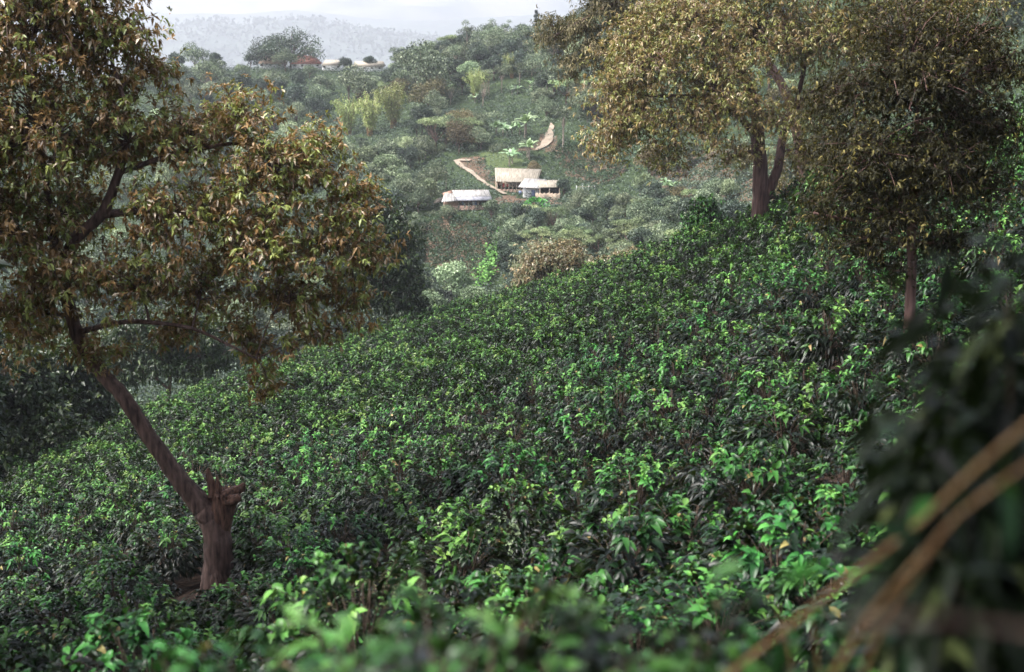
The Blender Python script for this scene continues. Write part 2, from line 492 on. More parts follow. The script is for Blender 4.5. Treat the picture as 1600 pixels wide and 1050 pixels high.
RG_PLOT = region([(655, 352), (700, 335), (770, 352), (788, 420), (740, 440), (660, 412)])      # young coffee rows below the houses
RG_PLOT2 = region([(862, 232), (905, 222), (960, 232), (985, 262), (940, 290), (885, 276)])      # red plot right of the path
RG_MEADOW = region([(752, 238), (800, 230), (822, 262), (800, 275), (770, 272)])
RG_YARD = region([(735, 322), (785, 304), (875, 312), (880, 320), (800, 318)])
RG_BANK = region([(700, 250), (722, 246), (830, 228), (850, 205), (872, 212), (868, 238), (800, 236), (760, 262), (800, 285), (770, 292)])
RG_RIGHTHILL = region([(1010, 250), (1160, 220), (1300, 240), (1320, 330), (1150, 320), (1020, 290)])
RG_BARE = np.array([hit(px, py, 14)[:2] for px, py in [(480, 925), (570, 900), (660, 900), (665, 940), (640, 1005), (500, 1005)]])

# ------------------------------------------------------------------ ground sheet
def build_ground():
    ys = np.concatenate([np.arange(-25, 12, 1.0), np.arange(12, 175, 1.2), np.arange(175, 545, 1.9), np.geomspace(545, 9800, 70)])
    us = np.concatenate([np.linspace(-1.6, -.45, 30, endpoint=False), np.linspace(-.45, .45, 270), np.linspace(.45, 1.6, 31)[1:]])
    Yg, Ug = np.meshgrid(ys, us, indexing='ij')
    Xg = Ug * (Yg + 30)
    Zg = H(Xg, Yg)
    V = np.stack([Xg, Yg, Zg], -1).reshape(-1, 3)
    nr, nc = Yg.shape
    i = np.arange(nr - 1)[:, None] * nc; j = np.arange(nc - 1)[None]
    a = (i + j).ravel()
    Q = np.stack([a, a + 1, a + nc + 1, a + nc], 1)
    me = mk_mesh("ground", V, Q, M_GROUND, smooth=True)
    x, y = V[:, 0], V[:, 1]
    soil = np.zeros(len(V)); mead = np.zeros(len(V))
    soil[(y < crest(x, y) + 15)] = .1
    litter = np.clip((crest(x, y) + 12 - y) / 8, 0, 1) * (~inside(RG_BARE, x, y))
    for rg, v in ((RG_PLOT, .62), (RG_PLOT2, .62), (RG_YARD, .72), (RG_BANK, .6), (RG_RIGHTHILL, .5), (RG_BARE, 1.0)):
        soil[inside(rg, x, y)] = v
    mead[inside(RG_MEADOW, x, y)] = 1.0; soil[inside(RG_MEADOW, x, y)] = 0
    for nme, arr in (("soil", soil), ("meadow", mead), ("litter", litter)):
        at_ = me.attributes.new(nme, 'FLOAT', 'POINT'); at_.data.foreach_set("value", arr.astype(np.float32))
    tag(obj("ground", me), kind="structure")
build_ground()

# dirt track: a strip laid on the ground
TRACKS = []
def strip(name, pix, w, mat):
    P = np.array([hit(px, py, 180) for px, py in pix])
    TRACKS.extend([P[i] * (1 - f) + P[i + 1] * f for i in range(len(P) - 1) for f in (0, .25, .5, .75)])
    t = np.linspace(0, len(P) - 1, len(P) * 8)
    X = np.interp(t, np.arange(len(P)), P[:, 0]); Y = np.interp(t, np.arange(len(P)), P[:, 1])
    W_ = np.interp(t, np.arange(len(P)), w)
    d = nrm(np.stack([np.gradient(X), np.gradient(Y)], 1)); nr = np.stack([-d[:, 1], d[:, 0]], 1)
    g = Geo(); rows = []
    for s in (-1, -.5, 0, .5, 1):
        x = X + nr[:, 0] * W_ * .5 * s * (1 + .12 * np.sin(t * 5)); y = Y + nr[:, 1] * W_ * .5 * s
        rows.append(np.stack([x, y, H(x, y) + .34], 1))
    n = len(X); V = np.concatenate(rows)
    T = []
    for r in range(4):
        a = np.arange(n - 1) + r * n
        T += [np.stack([a, a + 1, a + n + 1], 1), np.stack([a, a + n + 1, a + n], 1)]
    me = mk_mesh(name, V, np.concatenate(T), mat, smooth=True)
    return tag(obj(name, me), kind="structure")
M_TRACK = rough_mat("dirt_track", (.19, .15, .11), (.25, .205, .16), scale=.5, bump=.1)
strip("dirt_path", [(735, 252), (712, 252), (722, 262), (738, 272), (748, 281), (762, 291), (775, 297), (790, 305)], [1.0, 1.2, 1.1, 1.0, .9, .9, 1.0, 1.0], M_TRACK)
strip("dirt_path", [(838, 236), (850, 229), (857, 219), (859, 209), (862, 200), (861, 194)], [.8, 2.0, 2.4, 1.6, 1.2, .5], M_TRACK)

# ------------------------------------------------------------------ far hills and mountains fading into the air
def far_range(name, profile, Y0, depth, amp, mat, seed, tree=0):
    """a ridge whose crest is seen at the profile's pixels, sloping towards and away from us"""
    pr = np.array(profile, float)
    px = np.linspace(pr[0, 0], pr[-1, 0], 220)
    py = np.interp(px, pr[:, 0], pr[:, 1])
    rg_ = np.random.default_rng(seed)
    ph = rg_.uniform(0, 6.28, 12)
    zc = np.array([at(a, b, Y0)[2] for a, b in zip(px, py)])
    xc = (px - 800) / 2156.0
    rows = []
    ts = np.linspace(-1, 1, 44)
    for t in ts:
        Y = Y0 + t * depth
        x = xc * Y
        prof = (math.cos(t * math.pi) * .5 + .5)
        base = -330.0
        z = base + (zc - base) * prof ** .8
        nz = 0
        for k in range(5):
            nz = nz + amp / (1.7 ** k) * np.sin(x * (0.006 * 1.9 ** k) * (1500 / Y0) + ph[k] + 2 * math.sin(t * (3 + k) + ph[k + 5])) * (1 - prof * .6)
        rows.append(np.stack([x, np.full_like(x, Y), z + nz], 1))
    V = np.concatenate(rows); nc = len(px)
    i = np.arange(len(ts) - 1)[:, None] * nc; j = np.arange(nc - 1)[None]; a = (i + j).ravel()
    Q = np.stack([a, a + 1, a + nc + 1, a + nc], 1)
    me = mk_mesh(name, V, Q, mat, smooth=True)
    tag(obj(name, me), kind="structure")
    if tree:
        g = Geo(); n = tree
        ri = rg_.integers(0, len(ts) // 2 + 1, n); ci = rg_.integers(0, nc, n)
        B = V.reshape(len(ts), nc, 3)[ri, ci] + rg_.normal(size=(n, 3)) * [Y0 * .004, Y0 * .008, 0]
        s = rg_.uniform(.4, 1.0, n) * Y0 * .0036
        k = 7
        B = np.repeat(B, k, 0); s = np.repeat(s, k)
        off = rg_.normal(size=(n * k, 3)) * np.array([.5, .5, .3]) * s[:, None] + np.array([0, 0, .35]) * s[:, None]
        leaves(g, B + off, rand_dir(n * k), rand_dir(n * k), s * .9, s * .7, rg_.uniform(0, 1, n * k), droop=0, lod=0)
        return g
M_HILL = rough_mat("far_hill_cover", (.018, .026, .026), (.045, .06, .05), scale=.012, bump=0, detail=12, contrast=(.35, .6))
M_MOUNT = rough_mat("far_mountain_cover", (.03, .04, .04), (.16, .15, .13), scale=.0022, bump=0, detail=12, contrast=(.35, .62))
g1 = far_range("hills", [(-300, 30), (100, 34), (220, 46), (250, 40), (300, 38), (350, 30), (372, 32), (395, 44), (420, 32), (470, 30), (520, 36), (560, 48), (620, 56), (700, 66), (900, 90)], 6000, 1000, 22, M_HILL, 3, tree=2600)
g2 = far_range("hills", [(-300, 10), (150, 8), (300, 22), (480, 12), (600, 26), (700, 30), (900, 26), (1300, 0)], 7600, 900, 36, M_HILL, 5)
g3 = far_range("mountains", [(-500, -60), (100, -40), (300, -16), (520, -30), (700, -10), (900, -30), (1300, -60)], 8400, 900, 90, M_MOUNT, 9)
tag(obj("woods", g1.mesh("woods", M_HILL)), "hazy woods covering the low hills beyond the farmstead ridge", "woods", kind="stuff")

# ------------------------------------------------------------------ coffee bushes
def coffee_bush(seed, r=.95, h=1.75, tufts=74, per=13, lod=2, leaf=.195):
    global rng
    keep = rng; rng = np.random.default_rng(seed)
    g = Geo(); st = Geo()
    # tips of the arching branches over a dome, some lower
    n = tufts
    d = rand_dir(n, -.45, 1.0)
    rad = rng.uniform(.86, 1.1, n)
    lump = 1 + .22 * np.sin(3 * np.arctan2(d[:, 1], d[:, 0]) + seed) * (1 - d[:, 2])
    tip = np.stack([d[:, 0] * r * rad * lump, d[:, 1] * r * rad * lump, h * .48 + d[:, 2] * h * .50 * rad], 1)
    tone = np.clip(rng.normal(.43, .21, n) + .55 * (d[:, 2] - .5), 0, 1)  # young growth paler on top; shade of the flanks painted in as well
    org = np.stack([tip[:, 0] * .12, tip[:, 1] * .12, tip[:, 2] * .62], 1)
    out = nrm(tip - org)
    # a loose rosette of arching leaves at the end of each branch
    ti = np.repeat(np.arange(n), per)
    s = rng.uniform(0, 1, n * per) ** .8
    O = out[ti]; U = nrm(np.cross(O, np.array([.13, .2, 1.0]))); W_ = np.cross(O, U)
    ang = rng.uniform(0, 6.28, n * per)
    B = tip[ti] - O * (s * .30)[:, None] + rng.normal(size=(n * per, 3)) * .02
    D = O * rng.uniform(.3, 1.0, n * per)[:, None] + (np.cos(ang)[:, None] * U + np.sin(ang)[:, None] * W_) * rng.uniform(.6, 1.0, n * per)[:, None]
    D[:, 2] += .22
    Nn = np.array([0, 0, .9]) + O * .6 + rng.normal(size=(n * per, 3)) * .2
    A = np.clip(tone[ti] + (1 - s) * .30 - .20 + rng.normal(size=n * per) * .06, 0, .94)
    A = np.where(rng.random(n * per) < .010, 1.0, A)
    L = leaf * rng.uniform(.7, 1.2, n * per)
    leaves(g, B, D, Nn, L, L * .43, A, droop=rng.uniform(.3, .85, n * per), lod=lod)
    # inner, older leaves, coloured near black to paint shade into the gaps
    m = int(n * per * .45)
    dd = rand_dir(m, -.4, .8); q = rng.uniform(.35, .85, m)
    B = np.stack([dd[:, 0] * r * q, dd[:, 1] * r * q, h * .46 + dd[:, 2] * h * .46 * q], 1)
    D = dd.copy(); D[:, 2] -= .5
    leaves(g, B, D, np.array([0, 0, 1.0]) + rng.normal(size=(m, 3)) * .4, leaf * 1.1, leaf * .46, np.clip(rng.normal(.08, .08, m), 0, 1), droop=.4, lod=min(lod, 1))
    if lod > 0:
        for k in range(3):
            a = rng.uniform(0, 6.28)
            P = np.array([(0.05 * math.cos(a) * i, .05 * math.sin(a) * i, h * .88 * i / 4) for i in range(5)])
            tube(st, P, [.022, .02, .016, .012, .007], 5)
        tubes_bulk(st, org, tip, np.tile([0, 0, .08], (n, 1)), np.full(n, .008), np.full(n, .003), 3)
    rng = keep
    return g, st

def in_view(x, y, z, mx=130, my=130):
    p = px_of((x, y, z)); return -mx < p[0] < 1600 + mx and p[1] < 1050 + my

# planting positions along rows that follow the slope
def hit_over(px, py, lift):
    # where the line of sight comes down to the tops of the bushes
    r_ = ray(px, py)
    for y in np.arange(20, 120, .25):
        q = r_ * (y / r_[1])
        if q[2] - float(H(q[0], q[1])) < lift:
            return np.array([q[0], q[1], float(H(q[0], q[1]))])
BRONZE = hit_over(1420, 527, 1.5)
HOLES = [BRONZE[:2]]
TREE_L = hit(342, 925, 14)
# pickers' lanes and gaps, bare patch: skipped
pts = []
sp = 2.22
rowv = np.array([.92, .39]); colv = np.array([-.39, .92])
for i in range(-120, 130):
    for j in range(4, 160):
        q = rowv * i * sp * .95 + colv * j * sp * 1.12 + rng.normal(size=2) * .2
        x, y = q
        if y < 15.5 or y > 165: continue
        if y > crest(x, y) + 9: continue
        z = float(H(x, y))
        if not in_view(x, y, z + 1): continue
        if inside(RG_BARE, x, y): continue
        if abs(x - HOLES[0][0] * y / HOLES[0][1]) < .55 and HOLES[0][1] - 3.5 < y < HOLES[0][1] + .8: continue
        if math.hypot(x - TREE_L[0], y - TREE_L[1]) < 1.3: continue
        if y < TREE_L[1] and y > TREE_L[1] - 5 and abs(x - TREE_L[0] * y / TREE_L[1]) < .9: continue
        if y < 27 and -9 < x < -2.0 and rng.random() < .35: continue
        if rng.random() < .035: continue
        pts.append((x, y, z))
pts.sort(key=lambda p: p[0] ** 2 + p[1] ** 2 + p[2] ** 2)
print("bushes", len(pts))
protos = []
NB = 12
for k in range(NB):
    g, st = coffee_bush(100 + k, r=rng.uniform(.98, 1.14), h=rng.uniform(1.65, 2.0))
    e = empty("coffee_bush", (0, 0, 0))
    tag(e, "glossy green coffee bush among the close planted rows of the near slope", "coffee bush", "coffee bushes planted over the near slope")
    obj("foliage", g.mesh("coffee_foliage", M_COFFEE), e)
    obj("stem", st.mesh("coffee_stem", M_STEM_DARK), e)
    protos.append(e)
used = set()
def place_bush(x, y, z, s, k=None, label=None, group=True, rz=None):
    k = int(rng.integers(NB)) if k is None else k
    if k in used: o = copy_tree(protos[k])
    else:
        o = protos[k]; used.add(k)
    o.location = (x, y, z - .08); o.rotation_euler = (rng.normal() * .06, rng.normal() * .06, rng.uniform(0, 6.28) if rz is None else rz)
    o.scale = (s * rng.uniform(.92, 1.1), s * rng.uniform(.92, 1.1), s * rng.uniform(.88, 1.12))
    if label:
        o['label'] = label
        if 'group' in o: del o['group']
    return o
rng = np.random.default_rng(21)
for (x, y, z) in pts[:286]:
    s = rng.uniform(.88, 1.3)
    if x > 6 and y < 26: s *= 1.12
    place_bush(x, y, z, s)

# the rest of the field, one mass
def bush_mass(rest):
    lods = []
    for k in range(8):
        g, _ = coffee_bush(300 + k, r=1.06, h=1.85, tufts=64, per=10, lod=0, leaf=.21)
        lods.append(g.arrays())
    lods2 = []
    for k in range(6):
        g, _ = coffee_bush(400 + k, r=1.06, h=1.85, tufts=54, per=8, lod=0, leaf=.25)
        lods2.append(g.arrays())
    G = Geo()
    for (x, y, z) in rest:
        src = lods if y < 85 else lods2
        V, T, A = src[rng.integers(len(src))]
        a = rng.uniform(0, 6.28); c, s_ = math.cos(a), math.sin(a)
        sc = rng.uniform(.84, 1.34)
        # taller, older plants along the right-hand crest
        tall = 1.0 + .8 * float(sst(10, 24, x)) * float(sst(50, 80, y))
        W_ = V @ np.array([[c, s_, 0], [-s_, c, 0], [0, 0, 1]]) * np.array([sc, sc, sc * tall]) * (1 + .15 * (tall - 1)) + np.array([x, y, z - .1])
        G.add(W_, T, np.clip(A + rng.normal() * .16, 0, .95))
    return G
G = bush_mass(pts[286:])
tag(obj("coffee_bushes", G.mesh("coffee_bushes", M_COFFEE)), "far rows of coffee bushes rising to the crest of the near slope", "coffee field", kind="stuff")

# ------------------------------------------------------------------ big trees built limb by limb
def bez(P0, P1, bend, n=7):
    t = np.linspace(0, 1, n)[:, None]
    mid = (P0 + P1) / 2 + bend
    return (1 - t) ** 2 * P0 + 2 * t * (1 - t) * mid + t * t * P1

def hero_tree(name, base, trunk_paths, lobes, leaf_m, bark_m, label, n_twigs, per_twig, per_cluster, L, lod=1, spread=.35, seed=1, cat="tree", feathery=False, tints=(.0, 1.0), width=.34, tmix=None, extra=None, trunk_name="trunk"):
    """trunk_paths: list of [(point, radius), ...]; lobes: [(centre, (rx, ry, rz))]"""
    global rng
    keep = rng; rng = np.random.default_rng(seed)
    root = empty(name, tuple(base), 0, label, cat)
    base = np.array(base, float)
    tg = Geo(); bgm = Geo(); lg = Geo()
    nodes = []; nrad = []
    for i, path in enumerate(trunk_paths):
        P = np.array([p for p, r in path], float); r = np.array([r for p, r in path])
        t = np.linspace(0, len(P) - 1, (len(P) - 1) * 6 + 1)
        Q = np.stack([np.interp(t, np.arange(len(P)), P[:, k]) for k in range(3)], 1)
        # smooth
        for _ in range(3):
            Q[1:-1] = (Q[:-2] + 2 * Q[1:-1] + Q[2:]) / 4
        rq = np.interp(t, np.arange(len(P)), r)
        Q[1:-1] += rng.normal(size=Q[1:-1].shape) * rq[1:-1, None] * .03
        tube(tg, Q - base, rq, 22 if r[0] > .1 else 8, rough=.022)
        lo = len(Q) // 3 if i == 0 else 2
        nodes.append(Q[lo:]); nrad.append(rq[lo:])
    nodes = np.concatenate(nodes); nrad = np.concatenate(nrad)
    tot = sum(np.prod(rr) ** (2 / 3) for c, rr in lobes)
    for c, rr in lobes:
        c = np.array(c, float); rr = np.array(rr, float)
        dist = np.linalg.norm(nodes - c, axis=1) + np.maximum(0, nodes[:, 2] - c[2]) * .5
        i = int(np.argmin(dist)); p0 = nodes[i]; r0 = min(nrad[i] * .75, .035 * np.linalg.norm(c - p0) + .02)
        B = bez(p0, c + rng.normal(size=3) * rr * .2, rng.normal(size=3) * .12 * np.linalg.norm(c - p0) + [0, 0, .08 * np.linalg.norm(c - p0)])
        tube(bgm, B - base, np.linspace(r0, max(r0 * .4, .012), len(B)), 6, rough=.04)
        nt = max(5, int(n_twigs * np.prod(rr) ** (2 / 3) / tot))
        d = rand_dir(nt, -.75, 1)
        q = rng.uniform(.45, 1.0, nt) ** .6
        E = c + d * rr * q[:, None] * (1 + .18 * rng.normal(size=(nt, 1)))
        S = B[rng.integers(len(B) // 2, len(B), nt)]
        tw = np.linalg.norm(E - S, axis=1)
        tubes_bulk(bgm, S - base, E - base, rng.normal(size=(nt, 3)) * .08 * tw[:, None] + np.array([0, 0, .06]) * tw[:, None], np.clip(tw * .012, .008, .06), np.full(nt, .004 + .001 * rr[0]), 4)
        # leaf clusters along the outer part of each twig
        ii = np.repeat(np.arange(nt), per_twig); nn = len(ii)
        t = rng.uniform(.45, 1.08, nn)[:, None]
        C = S[ii] * (1 - t) + E[ii] * t + rng.normal(size=(nn, 3)) * spread * np.array([1, 1, .6])
        tone = np.clip(rng.normal(size=nt), -2, 2)[ii]
        od = nrm(E - S)[ii]
        jj = np.repeat(np.arange(nn), per_cluster); m = len(jj)
        ang = rng.uniform(0, 6.28, m)
        ax = nrm(od + rng.normal(size=(nn, 3)) * .5)[jj]
        u = nrm(np.cross(ax, [.1, .2, 1.0])); w = np.cross(ax, u)
        D = ax * rng.uniform(.0, .9, m)[:, None] + (np.cos(ang)[:, None] * u + np.sin(ang)[:, None] * w) * rng.uniform(.5, 1, m)[:, None]
        D[:, 2] -= rng.uniform(-.1, .5, m)
        Nn = np.array([0, 0, 1.0]) + od[jj] * .4 + rng.normal(size=(m, 3)) * .4
        ls = L * rng.uniform(.65, 1.3, m)
        if tmix is None:
            A = np.clip(.5 + .16 * tone[jj] + rng.normal(size=m) * .16, 0, 1)
        else:
            A = tmix(rng, tone, jj, nn, m)
        leaves(lg, C[jj] - base + rng.normal(size=(m, 3)) * L * .15, D, Nn, ls, ls * width, A, droop=rng.uniform(0, .5, m), lod=lod)
    obj("trunk", tg.mesh(name + "_trunk", bark_m, smooth=True), root)
    obj("branches", bgm.mesh(name + "_branches", bark_m, smooth=True), root)
    obj("crown", lg.mesh(name + "_crown", leaf_m, smooth=False), root)
    if extra: extra(root, base)
    print(name, "leaf tris", sum(len(t) for t in lg.T))
    rng = keep
    return root

def two_tone(p_brown, p_pale=.03):
    """clusters are either rusty or green; a few pale leaves at random"""
    def f(rg, tone, jj, nn, m):
        isb = rg.random(nn) < np.clip(p_brown - .1 * tone, .05, .95)
        a = np.where(isb, rg.uniform(.05, .54, nn), rg.uniform(.62, .95, nn))
        A = np.clip(a[jj] + rg.normal(size=m) * .05, 0, .96)
        return np.where(rg.random(m) < p_pale, 1.0, A)
    return f

# -- left tree with the snapped stump
YL = float(TREE_L[1])
def aL(px, py, dy=0): return at(px, py, YL + dy)
s30 = YL / 2222 * 1.03
trunk = [(TREE_L + np.array([0, 0, -.4]), .60), (aL(340, 915), .52), (aL(341, 880), .42), (aL(340, 840), .40), (aL(332, 810), .40), (aL(314, 788), .34), (aL(290, 762, -.1), .28), (aL(255, 715, -.2), .235), (aL(222, 665, -.2), .22), (aL(190, 615, -.2), .21), (aL(150, 575), .20), (aL(118, 520), .19), (aL(98, 440), .18), (aL(112, 375), .17), (aL(162, 335), .15), (aL(186, 270), .12), (aL(205, 200), .09), (aL(180, 110), .05)]
limb2 = [(aL(98, 440), .13), (aL(80, 340, .5), .11), (aL(62, 210, .6), .08), (aL(50, 60, .5), .04)]
limb3 = [(aL(162, 335), .12), (aL(250, 325, .6), .10), (aL(350, 350, 1), .08), (aL(450, 375, .8), .06), (aL(540, 380, .5), .03)]
limb4 = [(aL(186, 270), .08), (aL(270, 240, .5), .07), (aL(380, 220, .8), .05), (aL(470, 250, .5), .03)]
limb5 = [(aL(118, 520), .09), (aL(200, 500, -.5), .07), (aL(300, 510, -.8), .05), (aL(400, 560, -.6), .03)]
LL = [(60, 40, 0, 135), (165, 70, .5, 95), (225, 125, 1, 60), (50, 200, -.5, 135), (165, 210, 0, 95), (-30, 380, -.5, 130), (95, 330, .8, 100), (110, 440, -.8, 80), (305, 215, 1, 85), (385, 170, .6, 55), (415, 265, 0, 95), (495, 255, .3, 62), (560, 300, .2, 45), (280, 320, -.6, 95), (400, 365, -.4, 95), (520, 370, 0, 78), (575, 400, .4, 45), (325, 450, .8, 82), (215, 440, -1, 75), (460, 460, .4, 75), (545, 480, .2, 45), (40, 505, -.6, 80), (150, 540, 0, 50), (385, 540, 0, 52), (420, 600, .5, 36), (-60, 60, 1, 130), (-60, 220, 1.5, 120), (20, -60, 0, 120), (130, -50, .5, 90), (270, 520, .3, 45), (480, 525, 0, 35)]
lobesL = [(aL(a, b, d), (r * s30, r * s30 * 1.1, r * s30 * .92)) for a, b, d, r in LL]
def stump(root, base):
    g = Geo(); b = lambda px, py, dy=0: aL(px, py, dy) - base
    P = np.array([b(340, 850), b(343, 820), b(348, 795), b(352, 778), b(353, 768)])
    tube(g, P, [.30, .33, .36, .37, .36], 16, rough=.05, cap=False)
    # jagged rim and shards standing on the broken end
    c = b(353, 768)
    for k in range(22):
        a = k / 22 * 6.283 + rng.normal() * .1
        rr = .30 * rng.uniform(.7, 1.1)
        p = c + np.array([math.cos(a) * rr, math.sin(a) * rr, -.12])
        hh = rng.uniform(.06, .24)
        tube(g, np.array([p, p + [math.cos(a) * .06, math.sin(a) * .06, hh * .6], p + [math.cos(a) * .10 + rng.normal() * .03, math.sin(a) * .1, hh]]), [.10, .06, .012], 6, rough=.2)
    tube(g, np.array([b(333, 775), b(331, 757), b(327, 741), b(325, 732)]), [.17, .13, .10, .045], 7, rough=.18)
    tube(g, np.array([b(341, 772), b(341, 755), b(338, 744)]), [.13, .09, .02], 6, rough=.2)
    tube(g, np.array([b(350, 775), b(365, 768), b(377, 762), b(381, 755)]), [.20, .17, .11, .05], 8, rough=.16)
    tube(g, np.array([b(352, 785, -.25), b(366, 780, -.3), b(374, 776, -.3)]), [.16, .16, .10], 8, rough=.12)
    obj("broken_stump", g.mesh("broken_stump", M_WOOD_RAW, smooth=False), root)
    # buttress roots
    g = Geo()
    for dx, dy in ((.75, -.3), (-.6, -.35), (.2, -.8), (-.3, .6), (.8, .4)):
        q = TREE_L[:2] + np.array([dx, dy]) * 1.2
        e = np.array(on_ground(q[0], q[1], -.1)) - base
        m_ = np.array([dx * .4, dy * .4, .35])
        tube(g, np.array([[dx * .15, dy * .15, 1.3], m_ + [0, 0, .25], m_ * [1.6, 1.6, .4], e]), [.16, .17, .15, .05], 8, rough=.08)
    obj("root", g.mesh("root", M_BARK, smooth=True), root)
hero_tree("leaning_tree", TREE_L, [trunk, limb2, limb3, limb4, limb5], lobesL, M_LEFT, M_BARK, "large leaning tree with rusty and green leaves rising from a snapped stump", n_twigs=1180, per_twig=13, per_cluster=7, L=.175, lod=1, spread=.24, seed=4, tmix=two_tone(.60, .045), width=.40, extra=stump)

# -- big golden brown tree on the crest
YB = 97.0
def aB(px, py, dy=0): return at(px, py, YB + dy)
sB = YB / 2222 * 1.0
bB = aB(1187, 352); bB[2] = float(H(bB[0], bB[1]))
trunkB = [(bB + [0, 0, -.5], .9), (aB(1187, 352), 0.656), (aB(1189, 310), 0.574), (aB(1188, 265), 0.508), (aB(1184, 220), 0.476), (aB(1183, 180), 0.410), (aB(1170, 130), 0.328), (aB(1140, 80), 0.230), (aB(1120, 20), 0.123)]
tB2 = [(aB(1192, 318), 0.369), (aB(1206, 288), 0.344), (aB(1216, 262), 0.312), (aB(1222, 215, 1), 0.279), (aB(1245, 160, 1), 0.230), (aB(1300, 130, 0), 0.205), (aB(1345, 90, 0), 0.148), (aB(1400, 40), 0.082)]
tB3 = [(aB(1184, 215), 0.262), (aB(1150, 175, -1), 0.205), (aB(1090, 150, -2), 0.164), (aB(1020, 150, -2), 0.098)]
tB4 = [(aB(1245, 160, 1), 0.164), (aB(1260, 90), 0.148), (aB(1270, 20), 0.098)]
LB = [(1010, 110, -3, 78), (1080, 55, -2, 80), (1000, 195, -3, 62), (955, 215, -2, 42), (1130, 130, -4, 76), (1195, 60, -2, 88), (1085, 195, -4, 56), (1280, 60, 0, 78), (1365, 45, 1, 78), (1445, 50, 2, 80), (1520, 90, 2, 62), (1270, 165, 2, 60), (1040, 10, 0, 62), (990, 60, -1, 48), (1180, -40, 0, 90), (1330, -50, 2, 90), (1480, -30, 3, 90), (1050, 250, -3, 36), (1140, 240, -3, 30), (1260, 240, 2, 44), (1245, 310, 3, 30), (965, 150, -2, 45), (940, 240, -2, 22), (1215, 185, -4, 40)]
hero_tree("golden_tree", bB, [trunkB, tB2, tB3, tB4], [(aB(a, b, d), (r * sB, r * sB, r * sB * .85)) for a, b, d, r in LB], M_BIGR, M_BARK_RED, "largest golden brown tree with a thick forked red trunk on the crest", n_twigs=1350, per_twig=16, per_cluster=6, L=.25, lod=0, spread=.7, seed=8, tmix=two_tone(.55, .05), width=.34)

# -- dark bronze tree standing in the coffee
bD = BRONZE; YD = float(bD[1]); print("dark tree Y", YD)
def aD(px, py, dy=0): return at(px, py, YD + dy)
sD = YD / 2222
trD = [(bD + [0, 0, -.3], .21), (bD + [0, 0, .5], .17), (aD(1420, 524), .15), (aD(1423, 450), .135), (aD(1425, 400), .125), (aD(1424, 330), .11), (aD(1430, 240), .085), (aD(1435, 150), .04)]
LD = [(1400, 40, 1, 60), (1500, 60, 1, 66), (1570, 110, 1.5, 50), (1300, 150, .6, 40), (1430, 90, 0, 70), (1345, 150, 0, 58), (1450, 140, -.5, 80), (1515, 180, .5, 68), (1370, 230, -.8, 78), (1465, 250, -.5, 80), (1320, 290, .5, 58), (1410, 330, -.6, 72), (1520, 290, .5, 62), (1560, 210, 1, 48), (1340, 380, .2, 46), (1280, 330, .8, 40), (1475, 370, .2, 48), (1300, 220, 1, 45), (1390, 420, 0, 30)]
hero_tree("bronze_tree", bD, [trD], [(aD(a, b, d), (r * sD, r * sD, r * sD * .9)) for a, b, d, r in LD], M_DARKR, M_BARK_ROSE, "dark bronze tree with a slender straight trunk among the coffee bushes", n_twigs=820, per_twig=14, per_cluster=6, L=.125, lod=0, spread=.36, seed=12)

# -- feathery spreading tree behind the golden one
YF = 112.0
def aF(px, py, dy=0): return at(px, py, YF + dy)
sF = YF / 2222
bF = aF(1262, 330); bF[2] = float(H(bF[0], bF[1]))
trF = [(bF + [0, 0, -.5], .5), (aF(1262, 300), .45), (aF(1235, 150), .36), (aF(1150, 20), .28), (aF(1070, -30), .22)]
tF2 = [(aF(1150, 20), .2), (aF(1060, 50), .15), (aF(985, 62), .11), (aF(905, 100), .06)]
tF3 = [(aF(1070, -30), .18), (aF(990, -10), .14), (aF(930, 20), .1), (aF(860, 60), .05)]
LF = [(950, 10, 0, 40), (990, 30, 0, 40), (905, 40, 1, 38), (870, 60, 1, 30), (940, 70, 0, 36), (900, 95, 0, 30), (965, 105, 0, 26), (930, -20, 0, 40), (1000, -20, 0, 50), (855, 30, 0, 18), (890, 120, 0, 16), (1010, 70, 0, 30)]
hero_tree("feathery_tree", bF, [trF, tF2, tF3], [(aF(a, b, d), (r * sF, r * sF * 1.5, r * sF * .45)) for a, b, d, r in LF], FM['brown'], M_BARK, "feathery olive brown tree spreading thin flat sprays over the valley", n_twigs=520, per_twig=10, per_cluster=5, L=.32, lod=0, spread=.45, seed=15, width=.22)

# -- dark tree behind the leaning tree, and unseen trees added to shade the edges of the picture
def simple_tree(name, px, py, Y, lobes, leaf_m, bark_m, label, n_twigs, L, seed, tr=.2, base_py=None, spread=.4, per_twig=10, per_cluster=5, tmix=None, width=.42):
    a_ = lambda x_, y_, d=0: at(x_, y_, Y + d)
    s = Y / 2222
    b = a_(px, py); b[2] = float(H(b[0], b[1]))
    top = max(lobes, key=lambda l: -l[1])
    tp = a_(top[0], top[1] + top[3] * .5)
    mid = (b * .5 + tp * .5) + np.array([.3, 0, 0])
    path = [(b + [0, 0, -.5], tr * 1.5), (b + [0, 0, .4], tr * 1.1), (mid, tr * .75), (tp, tr * .3)]
    return hero_tree(name, b, [path], [(a_(x_, y_, d), (r * s, r * s, r * s * .85)) for x_, y_, d, r in lobes], leaf_m, bark_m, label, n_twigs=n_twigs, per_twig=per_twig, per_cluster=per_cluster, L=L, lod=0, spread=spread, seed=seed, tmix=tmix, width=width)

